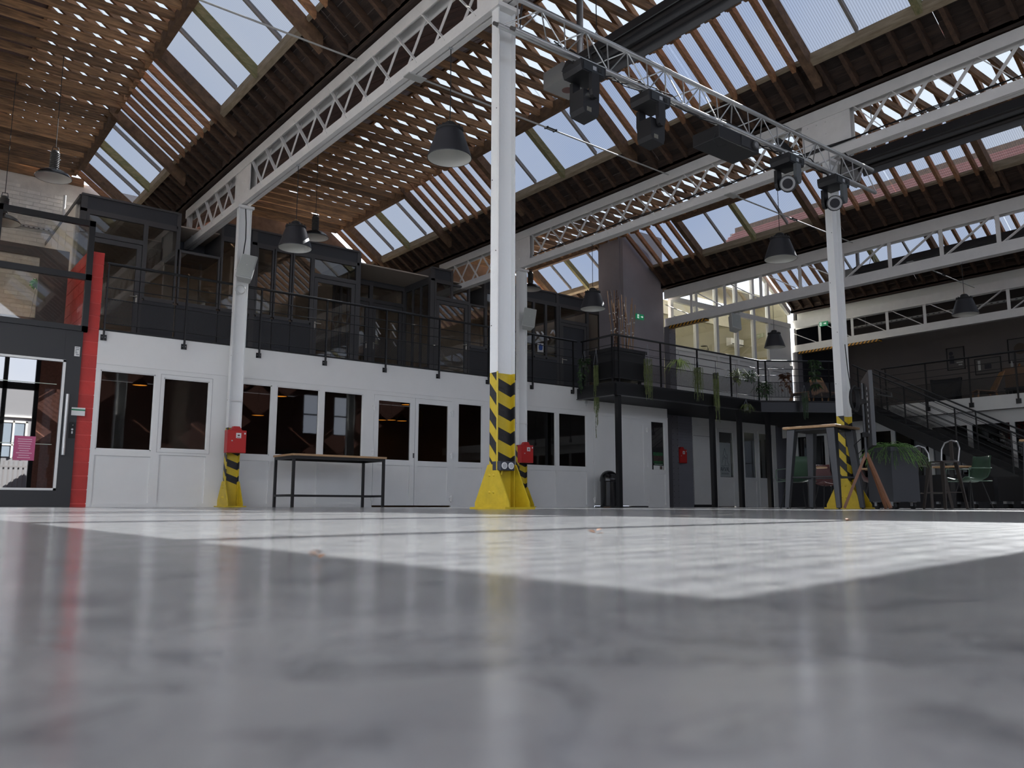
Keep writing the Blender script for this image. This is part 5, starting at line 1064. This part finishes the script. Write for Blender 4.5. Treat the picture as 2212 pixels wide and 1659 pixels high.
# ------------------------------------------------------------------ hanging plants
G1 = mat('mid green leaf', (.16,.28,.08), .5, vary=.4, scale=12, col2=(.08,.15,.04)); G2 = mat('dark leaf', (.06,.11,.045), .5, vary=.4, scale=12); G3 = mat('bright striped leaf', (.55,.66,.22), .5, vary=.3, scale=20, col2=(.30,.46,.10)); G4 = mat('olive strand', (.22,.26,.09), .6, vary=.4, scale=10, col2=(.09,.12,.04)); G5 = mat('dry red leaf', (.12,.05,.025), .7, vary=.4, scale=12)
TIN = mat('zinc pot', (.55,.56,.57), .35, metal=.7); CLAY = mat('grey pot', (.10,.10,.09), .7); CORD = mat('pale cord', (.35,.38,.42), .7)
def leaf(m, p, d, l, w, droop=.3):
    p = Vector(p); d = Vector(d).normalized(); s = d.cross(Vector((0,0,1))); s = s.normalized() if s.length > .05 else Vector((1,0,0))
    a = p+d*l*.5+Vector((0,0,.02*l)); b = p+d*l-Vector((0,0,droop*l))
    m.add([p, a+s*w/2, b, a-s*w/2], [(0,1,2),(0,2,3)])
def pot(r, x, y, z, kind, rad=.075, h=.14):
    if kind: MB().lathe([(0,0),(rad*.8,0),(rad,h),(rad*1.05,h),(rad*1.05,h+.01),(rad*.9,h+.01),(rad*.85,h*.8)], (x,y,z), 16).build('pot', kind, r)
def hanger(r, x, y, z, top, rad=.075):
    m = MB()
    for k in range(3): t = k*2.1; m.tube([(x+rad*math.cos(t),y+rad*math.sin(t),z),(x,y,top)], .003, 4)
    m.build('hanger_cord', CORD, r)
def plant(px, py, v, style, label, top=None, length=.8, potk=CLAY, seed=1, wid=.1, leafm=G1, u=None):
    random.seed(seed); q = at(px, py, 'u', u) if u else at(px, py, 'v', v); x, y, z = q.x, q.y, q.z
    r = thing('hanging_plant', label, 'plant', (x,y,z), group='hanging plants along the landing railing')
    pot(r, x, y, z-.13, potk); hanger(r, x, y, z, top if top else z+.28)
    m = MB()
    if style == 'strands':
        for k in range(34):
            t = random.uniform(0,6.28); rr = wid*random.random()**.5; L = length*random.uniform(.45,1.0) if random.random() > .25 else length*random.uniform(.2,.5)
            bx_, by_ = x+rr*math.cos(t), y+rr*math.sin(t); pts = [(x+.4*(bx_-x),y+.4*(by_-y),z),(bx_,by_,z+.03)]
            for j in range(1,6): pts.append((bx_+random.uniform(-.012,.012),by_+random.uniform(-.012,.012),z-L*j/5))
            m.tube(pts, .0045, 4)
            for j in range(int(L*14)): f = random.random(); leaf(m, (bx_,by_,z-L*f), (random.uniform(-1,1),random.uniform(-1,1),-.8), .035, .012)
    elif style == 'vine':
        for k in range(60):
            t = random.uniform(0,6.28); leaf(m, (x+.05*math.cos(t),y+.05*math.sin(t),z+random.uniform(-.05,.06)), (math.cos(t),math.sin(t),random.uniform(-.3,.5)), random.uniform(.08,.16), .07)
        for k in range(7):
            t = random.uniform(0,6.28); bx_, by_ = x+wid*math.cos(t), y+wid*math.sin(t); L = length*random.uniform(.4,1)
            pts = [(x,y,z),(bx_,by_,z-.03)]+[(bx_+.03*math.sin(j*1.3+k),by_+.02*math.cos(j+k),z-L*j/6) for j in range(1,7)]; m.tube(pts, .004, 4)
            for j in range(int(L*16)): f = random.random(); leaf(m, (bx_+.03*math.sin(f*7.8+k),by_,z-L*f), (random.uniform(-1,1),random.uniform(-1,1),-.5), .085, .06)
    elif style == 'spider':
        for k in range(64):
            t = random.uniform(0,6.28); L = length*random.uniform(.5,1); up = random.uniform(.1,.9); d = Vector((math.cos(t),math.sin(t),0)); p0 = Vector((x,y,z)); pts = []
            for j in range(5): f = j/4; pts.append(p0+d*(L*f*.75)+Vector((0,0,L*(up*f-1.25*up*f*f-.35*f*f))))
            s = d.cross(Vector((0,0,1)))*.011
            vs = []; 
            for j, pp in enumerate(pts): w = (1,1.3,1.1,.7,.05)[j]; vs += [pp+s*w, pp-s*w]
            m.add(vs, [(2*j,2*j+1,2*j+3,2*j+2) for j in range(4)])
    elif style == 'bush':
        for k in range(170):
            d = Vector((random.gauss(0,1),random.gauss(0,1),random.gauss(.1,1))).normalized(); p0 = Vector((x,y,z+.03))+d*wid*random.random(); leaf(m, p0, d, random.uniform(.05,.10)*length/.3, .035*length/.3)
        for k in range(14):
            t = random.uniform(0,6.28); L = wid*random.uniform(1.2,2.4); m.tube([(x,y,z),(x+L*.5*math.cos(t),y+L*.5*math.sin(t),z+L*.5),(x+L*math.cos(t),y+L*math.sin(t),z-L*.2)], .003, 4)
    elif style == 'big':
        for k in range(5):
            a = random.uniform(-.5,.5); pts = [Vector((x,y,z))+Vector((math.sin(a)*j*.14,random.uniform(-.03,.03),j*.16)) for j in range(5)]; m.tube(pts, .008, 5)
            for j in range(1,5):
                for s in range(4): t = random.uniform(0,6.28); leaf(m, pts[j], (math.cos(t),math.sin(t),random.uniform(-.4,.3)), random.uniform(.14,.24), .075, .4)
        for k in range(24): t = random.uniform(0,6.28); leaf(m, (x,y,z), (math.cos(t),math.sin(t),-.4), random.uniform(.15,.28), .08, .5)
    m.build('foliage', leafm, r); return r
VP_ = 13.49
plant(1262,782,14.0,'vine','glossy pothos trailing heart shaped leaves beside the landing corner',length=.95,seed=3,leafm=G2,wid=.12,top=3.83,u=13.80)
plant(1288,792,13.95,'strands','very long thick green hanging cactus column at the landing corner',length=1.75,seed=4,leafm=G4,potk=None,wid=.06,top=3.83,u=13.80)
plant(1399,778,VP_,'strands','tilted zinc pot with long hanging strands',length=1.0,seed=5,leafm=G4,potk=TIN,wid=.11,top=3.95)
plant(1466,782,VP_,'spider','bright striped spider plant spilling from the railing',length=.66,seed=6,leafm=G3,potk=CLAY)
plant(1507,797,VP_,'strands','bushy hanging cactus with thin olive strands',length=.85,seed=7,leafm=G4,potk=None,wid=.13)
plant(1546,808,VP_,'strands','hanging cactus with one strand trailing far below the deck',length=1.3,seed=8,leafm=G4,potk=CLAY,wid=.09)
plant(1590,815,VP_,'bush','fuzzy grey green plant in a grey pot on the railing',length=.3,seed=9,leafm=G4,potk=CLAY,wid=.2)
plant(1620,815,VP_,'bush','arching green plant in a small zinc pot',length=.3,seed=10,leafm=G2,potk=TIN,wid=.15)
plant(1651,843,VP_,'bush','dense dark leafy pot hanging low on the railing',length=.42,seed=11,leafm=G2,potk=CLAY,wid=.2)
plant(1612,876,VP_,'spider','zinc pot with grassy leaves hanging below the deck edge',length=.42,seed=12,leafm=G4,potk=TIN,top=2.9)
plant(1695,812,13.1,'vine','dry reddish trailing plant by the white panel',length=.5,seed=13,leafm=G5,potk=None,wid=.12)
plant(1762,828,12.75,'big','broad leaved dark plant rising above the railing',seed=14,leafm=G2,potk=CLAY)
plant(1738,850,12.75,'strands','slender hanging plant in a corded pot below the landing bend',length=.75,seed=15,leafm=G2,potk=CLAY,wid=.08,top=3.35)
random.seed(21)
# ------------------------------------------------------------------ fern planter on casters
d0 = 11.5; q = ray(1942,1078)*d0; fx_, fy_ = q.x, q.y
fp = thing('fern_planter', 'tall dark planter on casters with arching fern beside the stair', 'planter', (fx_+.1,fy_+.1,0), R_(-14))
SL_ = mat('slate planter', (.052,.055,.063), .6); 
MB().box(-.22,.30,-.16,.26,.10,.84).build('box', SL_, fp, local=True); MB().box(-.235,.315,-.175,.275,.80,.86).build('rim', SL_, fp, local=True)
for x in (-.15,.23):
    for y in (-.09,.19):
        c = MB().tube([(x-.02,y,.045),(x+.02,y,.045)], .045, 14).build('caster_wheel', BLKM, fp, local=True)
        MB().box(x-.03,x-.024,y-.02,y+.02,.04,.10).box(x+.024,x+.03,y-.02,y+.02,.04,.10).box(x-.04,x+.04,y-.035,y+.035,.092,.10).build('caster_fork', STEEL, fp, local=True)
m = MB()
for k in range(190):
    t = random.uniform(0,6.28); L = random.uniform(.26,.58); up = random.uniform(.1,.8); d = Vector((math.cos(t),math.sin(t),0)); p0 = Vector((.04+random.uniform(-.18,.18),.05+random.uniform(-.14,.14),.86)); pts = []
    for j in range(7): f = j/6; pts.append(p0+d*(L*f*.8)+Vector((0,0,L*(1.2*up*f-1.5*up*f*f-.35*f*f))))
    m.tube(pts, .0025, 3)
    s = d.cross(Vector((0,0,1)))
    for j in range(1,7):
        for sg_ in (-1,1):
            for o in (0,.5):
                pp = pts[j-1]+(pts[j]-pts[j-1])*o; l = .055*(1-.75*(j/6)); m.add([pp, pp+s*sg_*l+d*.008-Vector((0,0,.01)), pp+d*.014], [(0,1,2)])
m.build('fern_fronds', mat('fern green', (.22,.42,.10), .5, vary=.4, scale=6, col2=(.09,.20,.04)), fp, local=True)
# ------------------------------------------------------------------ screen on a wooden tripod
q = ray(1872,985)*10.6; ex_, ey_ = q.x, q.y
es = thing('tripod_screen', 'thin dark display on a brown wooden tripod beside the fern', 'screen', (ex_,ey_,0), R_(-56))
TW = mat('tripod wood', (.20,.085,.04), .5, vary=.3, scale=6)
for f in ((-.30,.02),(.22,-.22),(.22,.26)): MB().beam((0,0,.72),(f[0],f[1],.012),.028,.035).build('leg', TW, es, local=True)
MB().tube([(0,0,.66),(0,0,1.62)], .022, 10).build('post', mat('raw grey steel', (.055,.057,.062)), es, local=True)
for z in (.95,1.38): MB().box(-.035,.035,-.045,.045,z-.03,z+.03).build('clamp', BLKM, es, local=True)
sc_ = MB().box(.03,.075,-.48,.48,.78,1.72).build('display_body', mat('display shell', (.035,.036,.040), .45), es, local=True); MB().box(.075,.079,-.46,.46,.80,1.70).build('display_glass', mat('dark display glass', (.01,.01,.012), .12), sc_, local=True)
for k in range(9): MB().box(.026,.03,-.2,-.19,.95+k*.07,.985+k*.07).build('port', STEEL, sc_, local=True)
MB().tube([(0,.05,.8),(-.1,.12,.7),(-.14,.05,.82),(-.05,-.05,.9)], .006, 5).build('cable', BLKM, es, local=True)
# ------------------------------------------------------------------ chairs and small tables under the landing
def shell_chair(p, rz, col, label, arms=False):
    r = thing('shell_chair', label, 'chair', (p[0],p[1],0), rz, group='shell chairs under the landing and stair')
    cm = mat('shell '+str(col), col, .5)
    vs = []; n = 7; prof = [(.24,.46),(.10,.435),(-.08,.43),(-.18,.47),(-.235,.60),(-.27,.75),(-.29,.86)]
    for (y, z) in prof:
        for k in range(n): s = (k/(n-1)-.5); w = .46 if z < .7 else .40; vs.append((s*w, y-(abs(s)*2)**2*-.03, z+(abs(s)*2)**2*.05*(1 if z < .5 else .2)))
    m = MB().add(vs, [(j*n+k,j*n+k+1,(j+1)*n+k+1,(j+1)*n+k) for j in range(len(prof)-1) for k in range(n-1)], True); o = m.build('shell', cm, r, local=True); md = o.modifiers.new('solid','SOLIDIFY'); md.thickness = .014
    for a in (-1,1):
        for b in (-1,1): MB().tube([(a*.13,b*.11,.44),(a*.22,b*.21,0)], .010, 6).build('leg', BLKM, r, local=True)
    if arms:
        for a in (-1,1): MB().tube([(a*.25,-.2,.45),(a*.27,.2,.45),(a*.27,.24,.52),(a*.27,.22,.66),(a*.26,-.2,.66)], .009, 6).build('armrest', mat('green tube', (.10,.16,.12), .5), r, local=True)
GRN = (.035,.075,.045); RDB = (.07,.02,.018)
def gp(px, d): q = ray(px, 1090)*d; return (q.x, q.y)
shell_chair(gp(1724,14.0), R_(-35), GRN, 'dark green shell chair under the high oak table', True); shell_chair(gp(2100,13.6), R_(62), GRN, 'dark green shell chair below the stair stringer', True)
shell_chair(gp(1790,16.3), R_(150), RDB, 'dark red shell chair behind the striped column foot'); shell_chair(gp(1893,14.3), R_(-150), RDB, 'dark red shell chair between tripod and column')
def cafe_table(p, label, s=.62):
    r = thing('cafe_table', label, 'table', (p[0],p[1],0), R_(10), group='small cafe tables under the landing')
    MB().lathe([(0,0),(s/2,0),(s/2+.005,.012),(s/2,.025),(0,.025)], (0,0,.72), 26).build('table_top', TABLEW, r, local=True)
    MB().box(-.035,.035,-.035,.035,.015,.72).build('pedestal', BLKM, r, local=True); MB().box(-.25,.25,-.03,.03,0,.02).box(-.03,.03,-.25,.25,0,.02).build('foot_cross', BLKM, r, local=True)
cafe_table(gp(1752,15.0), 'small oak cafe table behind the high table legs'); cafe_table(gp(1868,15.6), 'small oak cafe table behind the tripod legs'); cafe_table(gp(2062,14.6), 'small oak cafe table beside the bar stool')
def bar_stool(p, rz, label):
    r = thing('bar_stool', label, 'stool', (p[0],p[1],0), rz, group='steel bar stools'); lm = mat('brown grey steel', (.06,.05,.045), .5, metal=.3)
    MB().box(-.17,.17,-.17,.17,.70,.725).build('seat', lm, r, local=True, bevel=.01)
    for a in (-1,1):
        for b in (-1,1):
            t = Vector((a*.13,b*.13,.70)); f = Vector((a*.21,b*.21,0)); MB().add([(t.x-.035,t.y-.01,t.z),(t.x+.035,t.y-.01,t.z),(t.x+.035,t.y+.01,t.z),(t.x-.035,t.y+.01,t.z),(f.x-.018,f.y-.01,0),(f.x+.018,f.y-.01,0),(f.x+.018,f.y+.01,0),(f.x-.018,f.y+.01,0)], [(0,1,2,3),(7,6,5,4),(0,4,5,1),(1,5,6,2),(2,6,7,3),(3,7,4,0)]).build('leg', lm, r, local=True)
    for a in (-1,1): MB().tube([(a*.18,-.18,.25),(a*.18,.18,.25)], .008, 6).build('foot_rail', lm, r, local=True)
    MB().tube([(-.16,-.15,.72),(-.17,-.18,.92),(-.12,-.2,1.02),(0,-.21,1.05),(.12,-.2,1.02),(.17,-.18,.92),(.16,-.15,.72)], .012, 8).build('back_hoop', STEEL, r, local=True); MB().box(-.03,.03,-.205,-.19,.72,1.04).build('back_slat', lm, r, local=True)
bar_stool(gp(2042,12.6), R_(70), 'brown steel bar stool with hooped back beside the fern planter'); bar_stool(gp(2014,13.6), R_(160), 'dark steel bar stool tucked behind the fern planter')
def crate(px, d, w, label):
    p = gp(px, d); r = thing('rolling_crate', label, 'crate', (p[0],p[1],0), R_(-10), group='black rolling boxes under the stair')
    MB().box(-w/2,w/2,-.25,.25,.13,.55).build('box', mat('black crate', (.012,.011,.013), .7), r, local=True); MB().box(-w/2-.01,w/2+.01,-.26,.26,.53,.56).build('lid', BLKM, r, local=True)
    for x in (-w/2+.08,w/2-.08):
        for y in (-.18,.18): MB().tube([(x-.015,y,.045),(x+.015,y,.045)], .045, 12).build('caster_wheel', BLKM, r, local=True); MB().box(x-.03,x+.03,y-.03,y+.03,.085,.13).build('caster_fork', STEEL, r, local=True)
crate(2068,16.4,.8,'black rolling box behind the green chair'); crate(2146,15.6,.7,'black rolling box beside the second high table leg'); crate(2215,14.6,.7,'low black rolling box at the stair foot')
# ------------------------------------------------------------------ furniture on the right gallery and landing
ar = thing('armchair', 'black wing armchair behind the right gallery railing', 'armchair', (26.0,11.55,2.95), R_(100)); AB = mat('black upholstery', (.010,.010,.012), .7)
MB().box(-.35,.35,-.32,.32,.22,.44).build('seat', AB, ar, local=True, bevel=.04); MB().prism([(-.36,-.38,.3),(.36,-.38,.3),(.46,-.46,1.05),(.30,-.48,1.02),(-.30,-.48,1.02),(-.46,-.46,1.05)], (0,.16,0)).build('backrest', AB, ar, local=True, bevel=.04)
for a in (-1,1): MB().box(a*.36-.06,a*.36+.06,-.36,.30,.2,.60).build('armrest', AB, ar, local=True, bevel=.03); [MB().tube([(a*.3,b*.28,.22),(a*.33,b*.3,0)], .015, 6).build('leg', BLKM, ar, local=True) for b in (-1,1)]
WD = mat('amber chair wood', (.30,.15,.06), .5, vary=.25, scale=6)
def lounge(p, z, rz, label):
    r = thing('wooden_chair', label, 'chair', (p[0],p[1],z), rz, group='amber wooden chairs on the upper level')
    MB().prism([(-.28,-.25,.36),(.28,-.25,.36),(.25,.28,.42),(-.25,.28,.42)], (0,0,.025)).build('seat', WD, r, local=True); MB().prism([(-.30,-.22,.40),(.30,-.22,.40),(.20,-.52,.98),(-.20,-.52,.98)], (0,.03,.01)).build('backrest', WD, r, local=True)
    for a in (-1,1): MB().beam((a*.24,.24,.40),(a*.24,.30,0),.03,.04).build('leg', WD, r, local=True); MB().beam((a*.24,-.2,.38),(a*.24,-.34,0),.03,.04).build('leg', WD, r, local=True)
lounge((25.6,10.2), 2.95, R_(40), 'amber wooden chair leaning back on the right gallery'); lounge((22.6,13.5), 2.965, R_(150), 'amber wooden chair on the landing beside the stair head'); lounge((21.9,13.9), 2.965, R_(210), 'amber wooden chair behind the landing bend railing')
sb = thing('sideboard', 'brown wooden sideboard with bottles behind the right railing', 'sideboard', (26.6,8.9,2.95))
MB().box(26.3,26.9,7.6,9.9,3.45,4.05).build('cabinet', mat('brown sideboard wood', (.16,.09,.05), .5, vary=.2, scale=5), sb); MB().box(26.28,26.92,7.55,9.95,4.05,4.09).build('top', mat('brown sideboard wood', (.16,.09,.05)), sb)
for y in (7.7,9.8):
    for x in (26.36,26.84): MB().box(x-.03,x+.03,y-.03,y+.03,2.95,3.45).build('leg', BLKM, sb)
for k, (y, h, c) in enumerate(((9.75,.22,(.35,.35,.33)),(9.55,.12,(.25,.12,.05)),(9.35,.10,(.05,.05,.05)),(9.0,.09,(.3,.25,.2)),(8.5,.12,(.1,.1,.1)))):
    MB().lathe([(0,0),(.04,0),(.042,h*.6),(.018,h*.8),(.016,h),(0,h)], (26.5,y,4.09), 12).build('bottle', mat('bottle %d' % k, c, .25), None, label=['white bottle at the end of the brown sideboard','amber jar on the brown sideboard','small black pot on the brown sideboard','beige jar on the brown sideboard','dark squat bottle on the brown sideboard'][k], cat='bottle', group='bottles on the sideboard')
st_ = thing('low_table', 'dark low table beside the brown sideboard', 'table', (25.4,9.0,2.95)); MB().box(25.1,25.7,8.5,9.5,3.30,3.34).build('table_top', BLKM, st_)
for x in (25.15,25.65):
    for y in (8.55,9.45): MB().box(x-.02,x+.02,y-.02,y+.02,2.95,3.30).build('leg', BLKM, st_)
# ------------------------------------------------------------------ debris on the floor
LEAFM = mat('dry leaf brown', (.30,.13,.05), .8)
for k, (px, py, s) in enumerate(((1320,1101,.10),(1288,1157,.016),(688,1212,.012),(1828,1128,.02))):
    q = at(px, py, 'z', 0); 
    if k == 0: q = Vector((9.9,10.0,0))
    m = MB()
    for j in range(5): t = random.uniform(0,6.28); leaf(m, (q.x,q.y,.002+.001*j), (math.cos(t),math.sin(t),.25), s*random.uniform(.6,1), s*.4, .1)
    m.build('dry_leaf', LEAFM, None, label=['crumpled dry leaf on the floor before the bin','tiny brown leaf scrap in the sunlit floor','tiny brown scrap on the shaded floor','small brown leaf scrap near the floor shadow bars'][k], cat='leaf', group='dry leaf scraps')
wl_ = thing('wall_left', 'pale side wall of the hall with tall openings added for daylight', 'wall', (-1.7,7,0), kind='structure')
LW = mat('white lime wall', (.6,.58,.55), .8, vary=.1)
bx('wall_panel', LW, wl_, -1.75, -1.6, VB, 21.6, 0, .9); bx('wall_panel', LW, wl_, -1.75, -1.6, VB, 21.6, 5.2, 7.6); bx('wall_panel', LW, wl_, -1.75, -1.6, 13.2, 21.6, .9, 5.2); bx('wall_panel', LW, wl_, -1.75, -1.6, VB, -4.6, .9, 5.2)  # unseen wall, its openings are added to throw daylight on the white partition
for k in range(6): bx('wall_pier', LW, wl_, -1.75, -1.6, -4.6+k*3.0+2.4, -4.6+(k+1)*3.0, .9, 5.2)
for k in range(6):
    a, b = -4.6+k*3.0, -4.6+k*3.0+2.4
    MB().box(-1.72,-1.66,a,a+.06,.9,5.2).box(-1.72,-1.66,b-.06,b,.9,5.2).box(-1.72,-1.66,a,b,3.0,3.06).box(-1.72,-1.66,(a+b)/2-.03,(a+b)/2+.03,.9,5.2).build('window_bars', BLKM, wl_)  # bars in the added daylight openings
bx('yard', mat('asphalt', (.16,.16,.165), .9), None, -30, -1.8, VB-.2, 30, -.14, -.02, kind='structure', label='paved yard outside the added side openings', cat='yard')
